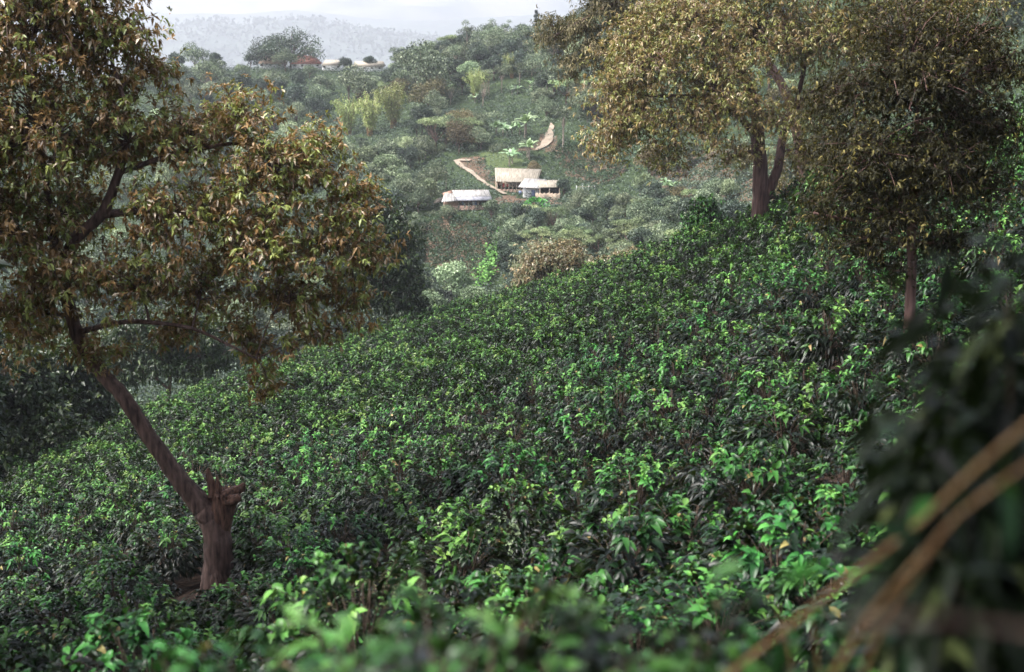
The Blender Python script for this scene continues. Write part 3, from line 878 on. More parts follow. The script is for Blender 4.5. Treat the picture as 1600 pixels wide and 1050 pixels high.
simple_tree("dark_tree", 612, 520, 138, [(600, 345, 0, 46), (575, 310, 0, 30), (630, 370, 0, 30), (605, 405, 0, 48), (640, 430, 0, 28), (560, 380, 0, 44), (620, 470, 0, 36), (585, 460, 0, 38), (650, 470, 0, 18), (545, 440, 0, 40)], M_SHADE, M_BARK, "dark green tree behind the leaning tree at the field's far edge", 520, .42, 21, tr=.3, spread=.6)
simple_tree("tan_tree", 862, 470, 150, [(850, 405, 0, 34), (885, 400, 0, 32), (830, 425, 0, 26), (870, 435, 0, 36), (905, 425, 0, 26), (920, 440, 0, 18), (820, 450, 0, 20)], M_TAN, M_BARK, "tan leaved bushy tree just beyond the middle of the crest", 620, .32, 22, tr=.25, spread=.5, tmix=two_tone(.62, .06))
simple_tree("tan_tree", 975, 440, 146, [(970, 412, 0, 24), (995, 405, 0, 22), (945, 420, 0, 20), (1010, 410, 0, 14)], M_TAN, M_BARK, "smaller tan leaved tree right of the larger tan one on the crest", 320, .30, 23, tr=.2, spread=.5, tmix=two_tone(.62, .06))
simple_tree("round_bush_tree", 1100, 372, 110, [(1100, 340, 0, 26), (1085, 350, 0, 18), (1115, 352, 0, 22), (1098, 320, 0, 16), (1125, 362, 0, 20), (1075, 368, 0, 16)], M_COFFEE, M_BARK, "peaked dark green bush standing above the crest left of the forked trunk", 260, .26, 24, tr=.12, spread=.3)
# dark wood at the left edge of the field
for i, (px, py, Y, ls) in enumerate([
    (40, 690, 92, [(30, 690, -2, 40), (100, 672, -2, 30), (-30, 700, -2, 45), (20, 600, 0, 70), (-50, 560, 0, 80), (70, 640, 0, 40), (0, 660, 0, 50), (40, 560, 1, 50)]),
    (-90, 720, 84, [(-80, 600, 0, 90), (-120, 500, 0, 90), (-60, 680, 0, 60)]),
    (118, 665, 100, [(115, 610, 0, 46), (95, 570, 0, 45), (140, 640, 0, 26), (80, 640, 0, 30)])]):
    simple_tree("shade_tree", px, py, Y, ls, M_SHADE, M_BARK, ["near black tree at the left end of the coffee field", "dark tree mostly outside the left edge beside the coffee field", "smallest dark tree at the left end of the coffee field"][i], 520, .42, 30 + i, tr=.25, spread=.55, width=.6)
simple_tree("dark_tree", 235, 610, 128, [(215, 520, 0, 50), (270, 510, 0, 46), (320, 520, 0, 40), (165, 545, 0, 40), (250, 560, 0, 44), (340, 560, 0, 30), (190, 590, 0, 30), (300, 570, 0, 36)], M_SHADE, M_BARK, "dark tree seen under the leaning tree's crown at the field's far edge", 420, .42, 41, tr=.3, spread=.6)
# unseen trees added outside the picture so that their crowns darken its edges
def shade_tree(x, y, h, r, seed, label, n=420, L=.5):
    b = np.array(on_ground(x, y))
    rg_ = np.random.default_rng(seed)
    lob = []
    for k in range(9):
        a = rg_.uniform(0, 6.28); q = rg_.uniform(.2, .9) * r
        lob.append((b + [math.cos(a) * q, math.sin(a) * q, h * rg_.uniform(.6, 1)], (r * .5, r * .5, r * .35)))
    path = [(b + [0, 0, -.4], .45), (b + [.1, 0, h * .3], .3), (b + [0, .2, h * .6], .24), (b + [0, 0, h * .9], .1)]
    hero_tree("shade_tree", b, [path], lob, M_SHADE, M_BARK, label, n_twigs=n, per_twig=9, per_cluster=4, L=L, lod=0, spread=.6, seed=seed, width=.6)
shade_tree(-20.5, 31, 23, 6.5, 51, "tall unseen tree added outside the left edge to shade the left side")
shade_tree(-15.5, 23, 13, 5.2, 52, "unseen tree added left of the stump to shade the lower left slope")
shade_tree(31, 62, 13, 5.5, 54, "tall unseen tree added past the right edge to darken it beyond the bronze tree")
def add_shade_canopy():  # unseen crown added overhead to keep light off the foreground shrub
    b = np.array(on_ground(2.6, -3.0))
    lob = [((x, y, z), (1.9, 1.9, .9)) for x, y, z in ((-1.7, 4.5, 4.0), (-1.2, 3.2, 3.6), (-.6, 5.6, 3.9), (.2, 3, 3.4), (.6, -1.5, 4.4), (1.6, 1.0, 3.6), (2.6, 4, 3.4), (1.2, -.5, 4.6), (3.8, 3.2, 3.8), (0, -2, 5), (3.6, 6.0, 4.0), (2.4, 0, 4.4))]
    hero_tree("added_shade_canopy", b, [[(b, .3), (b + [0, 0, 2.5], .24), (b + [-.3, 1.0, 4.5], .18), (b + [-.8, 3, 5.8], .1)]], lob, M_SHADE, M_BARK, "unseen tree added over the viewer to shade the foreground", n_twigs=700, per_twig=10, per_cluster=4, L=.26, lod=0, spread=.35, seed=56, width=.5)
add_shade_canopy()
shade_tree(-17.5, 21, 14, 5.5, 59, "broad unseen tree added outside the lower left edge to block the sun")
shade_tree(-14.5, 16, 11, 4.6, 58, "unseen tree added left of the bank to shade the lower left corner")
shade_tree(17.5, 32, 12, 5, 55, "unseen tree added outside the right edge above the slope to darken it")

# ------------------------------------------------------------------ kinds of hillside trees
def lobed_crown(g, lobes, n, L, zbias=.25, width=.8, hollow=.55, flat=1.0):
    tot = sum(r[0] * r[2] for c, r in lobes)
    for c, r in lobes:
        c = np.array(c, float); r = np.array(r, float)
        m = max(20, int(n * r[0] * r[2] / tot))
        d = rand_dir(m, -.7, 1.0)
        q = rng.uniform(hollow ** 3, 1.08, m) ** (1 / 3.)
        P = c + d * r * q[:, None] + rng.normal(size=(m, 3)) * L * .3
        D = d * .5 + rng.normal(size=(m, 3)) * .6; D[:, 2] *= flat
        N_ = d + rng.normal(size=(m, 3)) * .5 + [0, 0, zbias]
        tone = rng.normal() * .16
        A = np.clip(.45 + tone + .2 * rng.normal(size=m), 0, 1)
        leaves(g, P, D, N_, L * rng.uniform(.6, 1.3, m), L * width * rng.uniform(.6, 1.1, m), A, droop=.1, lod=0)

def limbs(tg, lobes, h0, r0, lean=0.0):
    top = np.mean([c for c, r in lobes], axis=0)
    tube(tg, np.array([[0, 0, -1.0], [lean * .1, 0, h0 * .5], [lean * .4, 0, h0], [top[0] * .5, top[1] * .5, (h0 + top[2]) / 2]]), [r0 * 1.3, r0, r0 * .8, r0 * .5], 7)
    for c, r in lobes:
        c = np.array(c, float)
        P = bez(np.array([lean * .3, 0, h0 * .85]), c, np.array([c[0] * .1, c[1] * .1, -.3]), 5)
        tube(tg, P, np.linspace(r0 * .5, r0 * .12, 5), 5)

def kind_tree(kind, seed):
    global rng
    keep = rng; rng = np.random.default_rng(seed)
    g = Geo(); t = Geo(); bark = M_BARK
    if kind in ('round', 'dark', 'pale', 'brown', 'orange'):
        h = rng.uniform(6.5, 9.5) if kind != 'pale' else rng.uniform(6, 8)
        R_ = h * rng.uniform(.44, .58)
        lob = []
        for k in range(int(rng.integers(11, 15))):
            a = rng.uniform(0, 6.28); q = rng.uniform(.15, .75) * R_
            z = h * (.9 - .7 * (q / R_) * rng.uniform(.3, 1.2))
            rr = R_ * rng.uniform(.32, .5)
            lob.append(((math.cos(a) * q, math.sin(a) * q, z), (rr, rr, rr * rng.uniform(.6, .9))))
        lobed_crown(g, lob, 3000, .40 if kind != 'dark' else .44)
        limbs(t, lob, h * .3, .2)
        if kind in ('pale',): bark = M_BARK_PALE
    elif kind == 'dome':
        h = 9.0; lob = []
        for k in range(40):
            a = rng.uniform(0, 6.28); q = rng.uniform(0, 1) ** .6 * 6.0
            lob.append(((math.cos(a) * q, math.sin(a) * q, (h - 1) * math.sqrt(max(.05, 1 - (q / 7.2) ** 2)) * rng.uniform(.35, 1)), (1.9, 1.9, 1.2)))
        lobed_crown(g, lob, 4200, .42, zbias=.5, hollow=.2)
        limbs(t, lob, h * .25, .35)
    elif kind == 'umbrella':
        h = rng.uniform(7, 9); lob = []
        for k in range(12):
            a = rng.uniform(0, 6.28); q = rng.uniform(.1, 1) ** .6 * 5.0
            lob.append(((math.cos(a) * q, math.sin(a) * q, h - q * q * .045 + rng.normal() * .35), (1.6, 1.6, .5)))
        lobed_crown(g, lob, 2400, .34, zbias=.8, flat=.3, hollow=.2)
        limbs(t, lob, h * .4, .24)
    elif kind == 'bamboo':
        for k in range(30):
            a = rng.uniform(0, 6.28); sp_ = rng.uniform(.3, 1)
            h = rng.uniform(6, 9.5); q = np.linspace(0, 1, 9)
            out = 3.2 * sp_ * q ** 2.2; z = h * (q - .22 * sp_ * q ** 4)
            P = np.stack([math.cos(a) * (out + .5), math.sin(a) * (out + .5), z], 1)
            tube(t, P, np.linspace(.06, .012, 9), 5)
            m = 90; tt = rng.uniform(.25, 1, m)
            B = np.stack([np.interp(tt, q, P[:, i]) for i in range(3)], 1) + rng.normal(size=(m, 3)) * .28
            D = rng.normal(size=(m, 3)) * .5 + np.array([math.cos(a) * .6, math.sin(a) * .6, .15])
            leaves(g, B, D, rng.normal(size=(m, 3)) * .5 + [0, 0, 1], .5, .12, np.clip(rng.normal(.55, .2, m), 0, 1), droop=.6, lod=0)
        bark = M_STEM
    elif kind == 'banana':
        for s_ in range(int(rng.integers(1, 3))):
            ox, oy = (rng.normal(size=2) * .8) if s_ else (0, 0)
            h = rng.uniform(1.3, 2.1)
            tube(t, np.array([[ox, oy, -.5], [ox, oy, h * .5], [ox + .1, oy, h]]), [.18, .14, .09], 7)
            for k in range(int(rng.integers(8, 11))):
                a = k * 2.4 + rng.normal() * .3; el = rng.uniform(.45, 1.35)
                D = np.array([math.cos(a) * math.cos(el), math.sin(a) * math.cos(el), math.sin(el)])
                Ln = rng.uniform(2.0, 3.0)
                # one long blade in six segments, arching
                q = np.linspace(0, 1, 7)
                C = np.array([ox + .1, oy, h]) + D * Ln * q[:, None] - np.array([0, 0, 1]) * (Ln * .42 * q ** 2.3)[:, None]
                S = nrm(np.cross(D, [0, 0, 1.0]))
                wd = np.array([.04, .28, .34, .33, .28, .18, .02])
                V = np.concatenate([C - S * wd[:, None] - [0, 0, .05], C + [0, 0, .04], C + S * wd[:, None] - [0, 0, .05]])
                T = []
                for i in range(6):
                    T += [(i, i + 1, 8 + i), (i, 8 + i, 7 + i), (7 + i, 8 + i, 15 + i), (7 + i, 15 + i, 14 + i)]
                g.add(V, T, np.clip(rng.normal(.6, .22), 0, 1))
        bark = M_BARK_PALE
    elif kind == 'slender':     # pale trunks, thin crown
        h = rng.uniform(8, 11); lob = []
        for k in range(7):
            a = rng.uniform(0, 6.28); q = rng.uniform(.2, 1.0) * 1.9
            lob.append(((math.cos(a) * q, math.sin(a) * q, h * rng.uniform(.6, .98)), (1.1, 1.1, .7)))
        lobed_crown(g, lob, 800, .34, hollow=.1)
        limbs(t, lob, h * .5, .16); bark = M_BARK_PALE
    elif kind == 'bare':
        h = rng.uniform(6, 8); lob = [((rng.normal() * 1.4, rng.normal() * 1.4, h * rng.uniform(.7, 1)), (.7, .7, .7)) for k in range(14)]
        lobed_crown(g, lob, 160, .2, hollow=.1)
        limbs(t, lob, h * .35, .15); bark = M_BARK_PALE
    elif kind == 'conifer':
        h = 11.0
        for k in range(60):
            z = rng.uniform(.12, 1) * h; rr = (1 - z / h) * 3.2 + .4; a = rng.uniform(0, 6.28)
            lobed_crown(g, [((math.cos(a) * rr * .5, math.sin(a) * rr * .5, z), (rr * .55, rr * .55, .45))], 45, .36, flat=.4, hollow=.1)
        tube(t, np.array([[0, 0, -1], [0, 0, h * .5], [0, 0, h]]), [.25, .18, .04], 7)
    elif kind == 'shrub':
        lob = [((rng.normal() * .9, rng.normal() * .9, rng.uniform(.5, 1.7)), (.9, .9, .7)) for k in range(6)]
        lobed_crown(g, lob, 700, .28)
        limbs(t, lob, .5, .05)
    elif kind == 'young':
        lob = [((0, 0, .55), (.5, .5, .5)), ((rng.normal() * .15, rng.normal() * .15, .9), (.3, .3, .3))]
        lobed_crown(g, lob, 110, .22)
        tube(t, np.array([[0, 0, -.3], [0, 0, .9]]), [.03, .01], 4)
    lm = {'dome': FM['dark'], 'slender': FM['round'], 'bare': FM['brown'], 'shrub': FM['round']}.get(kind, FM.get(kind))
    nm = {'dome': 'spreading_tree', 'round': 'round_tree', 'dark': 'dense_tree', 'pale': 'pale_tree', 'brown': 'brown_tree', 'orange': 'flowering_tree', 'umbrella': 'umbrella_tree', 'bamboo': 'bamboo_clump',
          'banana': 'banana_plant', 'slender': 'slender_tree', 'bare': 'bare_tree', 'conifer': 'conifer_tree', 'shrub': 'shrub', 'young': 'young_coffee_plant'}[kind]
    e = empty(nm, (0, 0, -500))
    obj('crown' if kind not in ('banana', 'bamboo', 'young', 'shrub') else 'foliage', g.mesh(nm + "_crown", lm), e)
    obj('trunk' if kind not in ('bamboo', 'young', 'shrub') else 'stem', t.mesh(nm + "_trunk", bark, smooth=True), e)
    rng = keep
    return e

KT = {}
for kind, n in (('round', 5), ('dark', 3), ('pale', 3), ('brown', 2), ('orange', 1), ('umbrella', 3), ('bamboo', 2), ('banana', 4), ('slender', 2), ('bare', 2), ('conifer', 1), ('dome', 2), ('shrub', 3), ('young', 3)):
    KT[kind] = [kind_tree(kind, 700 + 13 * len(KT) + i) for i in range(n)]
HT = {'dome': 9.0, 'round': 8, 'dark': 8, 'pale': 7, 'brown': 8, 'orange': 8, 'umbrella': 8.3, 'bamboo': 8, 'banana': 4.4, 'slender': 9.5, 'bare': 7, 'conifer': 11, 'shrub': 2.3, 'young': 1.1}
WT = {'dome': 14, 'round': 7, 'dark': 7, 'pale': 6, 'brown': 7, 'orange': 7, 'umbrella': 12, 'bamboo': 7.5, 'banana': 3.6, 'slender': 5, 'bare': 4, 'conifer': 6, 'shrub': 3.2, 'young': 1}
first = set()
CATS = {'bamboo': 'bamboo', 'banana': 'banana plant', 'shrub': 'shrub', 'young': 'coffee plant'}
def put(kind, p, s=1.0, label=None, group=None, sz=1.0):
    v = KT[kind][int(rng.integers(len(KT[kind])))]
    if v.name in first: o = copy_tree(v)
    else: o = v; first.add(v.name)
    o.location = tuple(float(c) for c in p)
    o.rotation_euler = (0, 0, rng.uniform(0, 6.28))
    o.scale = (s, s, s * sz)
    for k in ('label', 'group'):
        if k in o: del o[k]
    tag(o, label, CATS.get(kind, 'tree'), group)
    return o

# hand placed ones: kind, px of the foot, py of the foot, height in px, label
NOTE = [
 ('dome', 425, 106, 54, "wide umbrella tree rising behind the hilltop houses"),
 ('dome', 455, 106, 64, "tallest spreading tree behind the red roofed house"),
 ('dark', 392, 108, 26, "dark round tree left of the brown roofed hilltop house"),
 ('round', 446, 112, 30, "small round tree between the brown and the red hilltop roofs"),
 ('round', 305, 112, 40, "tree on the ridge next to the flat topped dark pine"),
 ('dark', 338, 112, 32, "flat topped dark tree on the ridge left of the farmstead"),
 ('dark', 540, 116, 28, "dark tree in front of the long white hilltop roof"),
 ('dark', 578, 98, 26, "rounded tree behind the long white hilltop roof"),
 ('round', 484, 122, 22, "small pale tree below the red roofed house"),
 ('conifer', 838, 40, 38, "blue green conifer standing alone on the skyline"),
 ('slender', 764, 68, 44, "tall thin tree standing out on the skyline"),
 ('slender', 790, 64, 36, "airy thin tree on the skyline right of the tallest thin one"),
 ('slender', 742, 70, 40, "thin crowned skyline tree left of the tallest thin one"),
 ('umbrella', 708, 76, 34, "flat topped tree on the descending skyline"),
 ('umbrella', 690, 88, 26, "lower flat topped tree on the descending skyline"),
 ('round', 668, 158, 78, "largest grey green tree on the upper slope with visible limbs"),
 ('round', 560, 170, 58, "rounded grey tree below the long white hilltop roof"),
 ('orange', 625, 150, 30, "tree with orange blossom on its crown"),
 ('bamboo', 545, 212, 60, "leftmost yellow green bamboo clump"),
 ('bamboo', 578, 212, 66, "yellow green bamboo clump next to the leftmost one"),
 ('bamboo', 615, 200, 70, "tallest yellow green bamboo clump below the orange blossom tree"),
 ('bamboo', 742, 155, 46, "bright bamboo clump above the bare pale trunks"),
 ('bamboo', 800, 122, 40, "light green bamboo clump high on the slope"),
 ('bamboo', 832, 112, 30, "smaller light green bamboo clump high on the slope"),
 ('bare', 704, 163, 30, "bare fan shaped tree with pale branches"),
 ('bare', 755, 165, 42, "bare pale tree with upright branches"),
 ('slender', 764, 148, 46, "pale trunked tree above the bare upright one"),
 ('slender', 784, 145, 50, "taller pale trunked tree on the upper slope"),
 ('slender', 812, 132, 40, "grey crowned tree with a thin trunk on the upper slope"),
 ('dark', 722, 148, 32, "dense dark tree beside the bright bamboo clump"),
 ('dark', 660, 210, 50, "blue green domed tree in the middle of the slope"),
 ('round', 605, 262, 50, "grey leaved tree below the bamboo clumps"),
 ('slender', 880, 240, 84, "tall leafless looking tree with a pale trunk beside the red plot"),
 ('round', 655, 258, 30, "small dark bush tree left of the winding track"),
 ('brown', 748, 232, 26, "olive brown spreading tree above the grassy bank"),
 ('brown', 835, 276, 26, "russet bushy tree behind the farm sheds"),
 ('vine', 0, 0, 0, None),
 ('dark', 881, 311, 36, "deep green round tree at the right end of the farm sheds"),
 ('round', 700, 345, 28, "small tree in front of the left farmhouse"),
 ('round', 768, 346, 38, "grey brown tree between the two farmhouses"),
 ('pale', 705, 470, 70, "pale feathery tree in the ravine"),
 ('pale', 668, 495, 40, "low pale tree at the ravine's foot"),
 ('pale', 745, 500, 60, "pale grey bushy tree beside the tan one"),
 ('umbrella', 985, 402, 52, "pale green umbrella tree above the crest"),
 ('umbrella', 1030, 398, 44, "umbrella tree right behind the peaked dark bush"),
 ('umbrella', 935, 405, 34, "low umbrella tree above the tan trees"),
 ('round', 640, 330, 52, "broad tree at the left of the lower farmhouse"),
 ('dark', 612, 352, 60, "tall dark tree at the left above the young coffee plot"),
]
BAN = [(822, 212, 36), (800, 212, 26), (786, 213, 24), (776, 210, 22), (824, 246, 30), (796, 260, 28), (812, 210, 24), (757, 222, 20), (745, 226, 20), (722, 230, 22), (708, 228, 20), (800, 148, 18), (835, 140, 20), (742, 160, 18), (925, 172, 20), (690, 222, 18), (960, 255, 20), (1000, 250, 22), (840, 152, 18), (1020, 300, 24), (1040, 296, 24), (1055, 300, 22), (1000, 305, 20)]
BL = ["tallest banana plant above the farm", "banana plant left of the tallest one", "banana plant in the middle of the banana row", "banana plant at the left end of the banana row", "banana plant with ragged leaves at the foot of the sandy track", "lone banana plant on the grassy bank", "banana plant touching the tallest one", "banana plant beside the olive brown tree", "banana plant left of the olive brown tree", "pale banana plant above the bend of the track", "banana plant left of the track bend"]
occupied = []
rng = np.random.default_rng(77)
for kd, px, py, hp, lb in NOTE:
    if kd == 'vine': continue
    p = hit(px, py, 175)
    if p is None: continue
    hm = hp * p[1] / 2222
    o = put(kd, p, hm / HT[kd], lb)
    occupied.append((px, py - hp * .5, WT[kd] * hm / HT[kd] / p[1] * 2222 * .5, hp * .5))
for i, (px, py, hp) in enumerate(BAN):
    p = hit(px, py, 175)
    if p is None: continue
    put('banana', p, 1.25 * hp * p[1] / 2222 / HT['banana'], BL[i] if i < len(BL) else "banana plant with broad pale leaves scattered on the hillside", None if i < len(BL) else "banana plants scattered on the hillside")

# protected picture areas that the random trees must not hide: x0, y0, x1, y1
KEEP = [(520, 160, 640, 210), (696, 128, 832, 166), (768, 188, 832, 214), (780, 240, 835, 262), (870, 170, 895, 240), (400, 60, 480, 104), (694, 262, 880, 314), (700, 300, 765, 334), (408, 86, 605, 107), (700, 240, 885, 298), (835, 196, 985, 288), (664, 340, 775, 415)]
def free(px, top, half, py):
    for x0, y0, x1, y1 in KEEP:
        if px + half * .8 > x0 and px - half * .8 < x1 and py > y0 and top < y1:
            return False
    return True
def place_random(n, box, kinds, size, mind, labels, behind=None):
    x0, y0, x1, y1 = box; c = 0; done = []
    for _ in range(n * 12):
        if c >= n: break
        px, py = rng.uniform(x0, x1), rng.uniform(y0, y1)
        if behind and not behind(px, py): continue
        if any(abs(px - a) < mind and abs(py - b) < mind * .55 for a, b in done): continue
        p = hit(px, py, 175)
        if p is None or p[1] > 640: continue
        kd = str(rng.choice(kinds))
        s = rng.uniform(*size)
        hp = HT[kd] * s / p[1] * 2222; half = WT[kd] * s / p[1] * 1111
        if not free(px, py - hp, half, py): continue
        done.append((px, py)); c += 1
        put(kd, p, s, labels[kd][0], labels[kd][1], rng.uniform(.85, 1.15))
    return c
def LB_(where, grp):
    d = {'round': 'rounded grey green tree', 'dark': 'dense dark green tree', 'pale': 'pale light green tree', 'umbrella': 'flat crowned umbrella tree', 'brown': 'olive brown tree', 'slender': 'slender tree with a pale trunk', 'shrub': 'low green shrub', 'bamboo': 'yellow green bamboo clump', 'bare': 'nearly leafless pale tree', 'banana': 'banana plant'}
    return {k: (v + " " + where, v + "s " + grp) for k, v in d.items()}
L1 = LB_("on the upper slope near the skyline", "on the upper slope")
L2 = LB_("on the middle slope above the farm sheds", "on the middle slope")
L3 = LB_("on the lower slope and in the ravine", "on the lower slope")
L4 = LB_("below the hilltop farmstead", "below the hilltop farmstead")
L5 = LB_("on the hillside behind the forked trunk", "behind the forked trunk")
n = 0
n += place_random(120, (600, 70, 1000, 150), ['round', 'round', 'dark', 'slender', 'dark', 'pale'], (.75, 1.2), 12, L1)
n += place_random(130, (560, 150, 960, 245), ['round', 'dark', 'round', 'umbrella', 'shrub', 'brown', 'dark'], (.6, 1.1), 13, L2)
n += place_random(80, (250, 122, 620, 300), ['round', 'dark', 'round', 'pale', 'dark'], (.8, 1.3), 20, L4)
n += place_random(30, (0, 130, 300, 560), ['round', 'dark', 'pale'], (.8, 1.2), 40, L4)
n += place_random(80, (540, 235, 700, 520), ['round', 'dark', 'round', 'pale', 'shrub'], (.5, .85), 22, L3)
n += place_random(110, (760, 318, 1120, 460), ['round', 'dark', 'round', 'umbrella', 'round'], (.45, .75), 16, L3)
n += place_random(40, (900, 150, 1300, 330), ['round', 'pale', 'shrub', 'round', 'brown'], (.5, .85), 28, L5)
n += place_random(24, (1100, 250, 1600, 400), ['round', 'dark', 'shrub'], (.5, .9), 40, L5)
n += place_random(30, (960, -60, 1600, 160), ['dark', 'round'], (.9, 1.2), 45, L5)
n += place_random(60, (90, 430, 640, 600), ['dark', 'round', 'dark'], (.8, 1.3), 22, L3)
n += place_random(40, (300, 300, 640, 540), ['round', 'dark', 'round', 'pale'], (.6, .95), 34, L3)
print("hill trees", n)

# young coffee plants in their rows
def rows(poly, n_max, sp_, ang, label, group):
    x0, y0 = poly.min(0); x1, y1 = poly.max(0); c = 0
    ca, sa = math.cos(ang), math.sin(ang); L_ = []
    for i in range(-60, 60):
        for j in range(-60, 60):
            u, v = i * sp_ * .8, j * sp_ * 1.25
            x = (x0 + x1) / 2 + u * ca - v * sa + rng.normal() * .15; y = (y0 + y1) / 2 + u * sa + v * ca + rng.normal() * .15
            if inside(poly, x, y) and rng.random() > .08: L_.append((x, y))
    rng.shuffle(L_)
    for x, y in L_[:n_max]:
        put('young', on_ground(x, y), rng.uniform(1.15, 1.75), label, group)
    return len(L_)
print("young", rows(RG_PLOT, 190, 1.9, .2, "young dark coffee plant in the thin rows below the farmhouses", "young coffee plants below the farmhouses"),
      rows(RG_PLOT2, 95, 1.9, -.3, "young dark coffee plant in the red soil plot beside the sandy track", "young coffee plants in the red plot"))

# ground cover on the far slopes: low scrub nobody could count
def scrub():
    g = Geo(); m = 24000
    px = rng.uniform(-50, 1650, m); py = rng.uniform(-40, 560, m)
    u = (px - 800) / 2156
    Y = rng.uniform(175, 560, m) ** 1.0
    x = u * Y; y = Y
    ok = (y > crest(x, y) + 25)
    for rg_, pr in ((RG_PLOT, .985), (RG_PLOT2, .95), (RG_YARD, .92), (RG_BANK, .25), (RG_MEADOW, .6)): ok &= ~(inside(rg_, x, y) & (rng.random(m) < pr))
    for q in TRACKS: ok &= (x - q[0]) ** 2 + (y - q[1]) ** 2 > 2.6
    x, y = x[ok], y[ok]; n = len(x)
    z = H(x, y)
    s = rng.uniform(.6, 2.4, n)
    k = 26
    B = np.repeat(np.stack([x, y, z], 1), k, 0); ss = np.repeat(s, k)
    d = rand_dir(n * k, 0, 1)
    P = B + d * ss[:, None] * np.array([1.1, 1.1, .8])
    A = np.clip(np.repeat(rng.uniform(.1, .8, n), k) + rng.normal(size=n * k) * .15, 0, 1)
    leaves(g, P, d + rng.normal(size=(n * k, 3)) * .6, d + [0, 0, .5], .4, .3, A, droop=.1, lod=0)
    return g
tag(obj("undergrowth", scrub().mesh("undergrowth", FM['dark'])), "low green scrub covering the far slopes between the trees", "undergrowth", kind="stuff")
def weeds():
    g = Geo(); m = 2600
    c = RG_BARE.mean(0)
    x = c[0] + rng.normal(size=m) * 3.2; y = c[1] + rng.normal(size=m) * 2.4
    z = H(x, y)
    k = 4
    B = np.repeat(np.stack([x, y, z], 1), k, 0)
    D = rand_dir(m * k, .3, 1)
    leaves(g, B, D, rand_dir(m * k), rng.uniform(.1, .32, m * k), .03, np.clip(rng.normal(.5, .25, m * k), 0, 1), droop=.5, lod=0)
    return g
tag(obj("grass", weeds().mesh("grass", FM['umbrella'])), "thin grass and weeds around the bare earth patch", "grass", kind="stuff")
# climbing bright vines beside the young plot
def vine():
    P0 = [hit(px, py, 175) for px, py in [(752, 452), (757, 436), (764, 420), (772, 405), (783, 388), (789, 372)]]
    g = Geo()
    t = rng.uniform(0, 5, 900); P = np.stack([np.interp(t, range(6), [p[i] for p in P0]) for i in range(3)], 1)
    P[:, 0] += rng.normal(size=900) * .9; P[:, 1] += rng.normal(size=900) * 1.2
    P[:, 2] = H(P[:, 0], P[:, 1]) + rng.uniform(.2, 2.3, 900)
    leaves(g, P, rand_dir(900, -.3, .5), np.array([0, -.5, 1]) + rng.normal(size=(900, 3)) * .3, .55, .45, rng.uniform(0, 1, 900), droop=.3, lod=0)
    b = P0[2]
    V, T, A = g.arrays()
    me = mk_mesh("vine", V - b, T, FM['vine'], A)
    tag(obj("vine", me, None, tuple(b)), "bright green broad leaved creeper running down the ravine beside the young coffee", "creeper")
vine()
def bright_clump(px, py, w, label):
    b = hit(px, py, 175); g = Geo(); m = 420
    d = rand_dir(m, 0, 1); P = d * np.array([w, w, w * .6]) * rng.uniform(.6, 1, m)[:, None]
    leaves(g, P, d, d + [0, -.3, .6], .6, .5, rng.uniform(0, 1, m), droop=.3, lod=0)
    tag(obj("broadleaf_shrub", g.mesh("broadleaf_shrub", FM['vine']), None, tuple(b)), label, "shrub")
bright_clump(838, 322, 2.6, "bright broad leaved shrub below the white cottage")
bright_clump(782, 400, 1.5, "bright shrub at the top of the creeper")

# ------------------------------------------------------------------ farm buildings
M_ROOF_ZINC = rough_mat("zinc_roof", (.20, .195, .19), (.42, .41, .40), scale=1.0, rough=.5, bump=0, stretch=(3, .4, 1), c3=(.33, .31, .29))
M_ROOF_CREAM = rough_mat("cream_roof", (.21, .18, .14), (.37, .33, .27), scale=1.5, rough=.8, bump=0, stretch=(4, .4, 1))
M_ROOF_RUST = rough_mat("rust_roof", (.28, .13, .09), (.50, .33, .26), scale=2, rough=.8, bump=0, stretch=(4, .4, 1))
M_ROOF_RED = rough_mat("red_tile_roof", (.22, .09, .07), (.34, .16, .12), scale=2, rough=.8, bump=0)
M_ROOF_BROWN = rough_mat("brown_tile_roof", (.22, .15, .11), (.42, .31, .23), scale=1, rough=.85, bump=0)
M_ROOF_GREY = rough_mat("grey_roof_edge", (.16, .16, .18), (.32, .32, .35), scale=2, rough=.7, bump=0)
M_WALL_WHITE = rough_mat("whitewash", (.48, .48, .48), (.66, .66, .65), scale=1.5, rough=.9, bump=0)
M_WALL_PINK = rough_mat("pinkish_brick", (.34, .21, .16), (.55, .38, .30), scale=3, rough=.9, bump=0)
M_WALL_WOOD = rough_mat("weathered_boards", (.30, .22, .16), (.55, .45, .35), scale=3, stretch=(8, 8, .3), rough=.9, bump=0)
M_POST = rough_mat("timber_post", (.25, .19, .14), (.5, .42, .34), scale=4, rough=.9, bump=0)
M_BLUE = rough_mat("blue_paint", (.10, .13, .22), (.17, .21, .32), scale=3, rough=.6, bump=0)
M_DARKIN = rough_mat("interior_shade_and_awning", (.02, .016, .014), (.06, .05, .04), scale=4, rough=.9, bump=0)  # dark colour stands for the shade inside; also on windows and the awning
M_REDCLOTH = rough_mat("red_cloth", (.35, .05, .04), (.5, .1, .08), scale=4, rough=.9, bump=0)

def part(name, build, mat, parent):
    g = Geo(); build(g)
    return obj(name, g.mesh(name, mat), parent)

def corrug(g, q, th=.08, n=18):
    """roof sheet: corners a(front left) b(front right) c(back right) d(back left), with standing ribs"""
    a, b, c, d = [np.array(v, float) for v in q]
    g.slab([a, b, c, d], th)
    for i in range(1, n):
        t = i / n
        p, r = a * (1 - t) + b * t, d * (1 - t) + c * t
        w = (b - a) / n * .16
        g.slab([p - w + [0, 0, .05], p + w + [0, 0, .05], r + w + [0, 0, .05], r - w + [0, 0, .05]], .05)

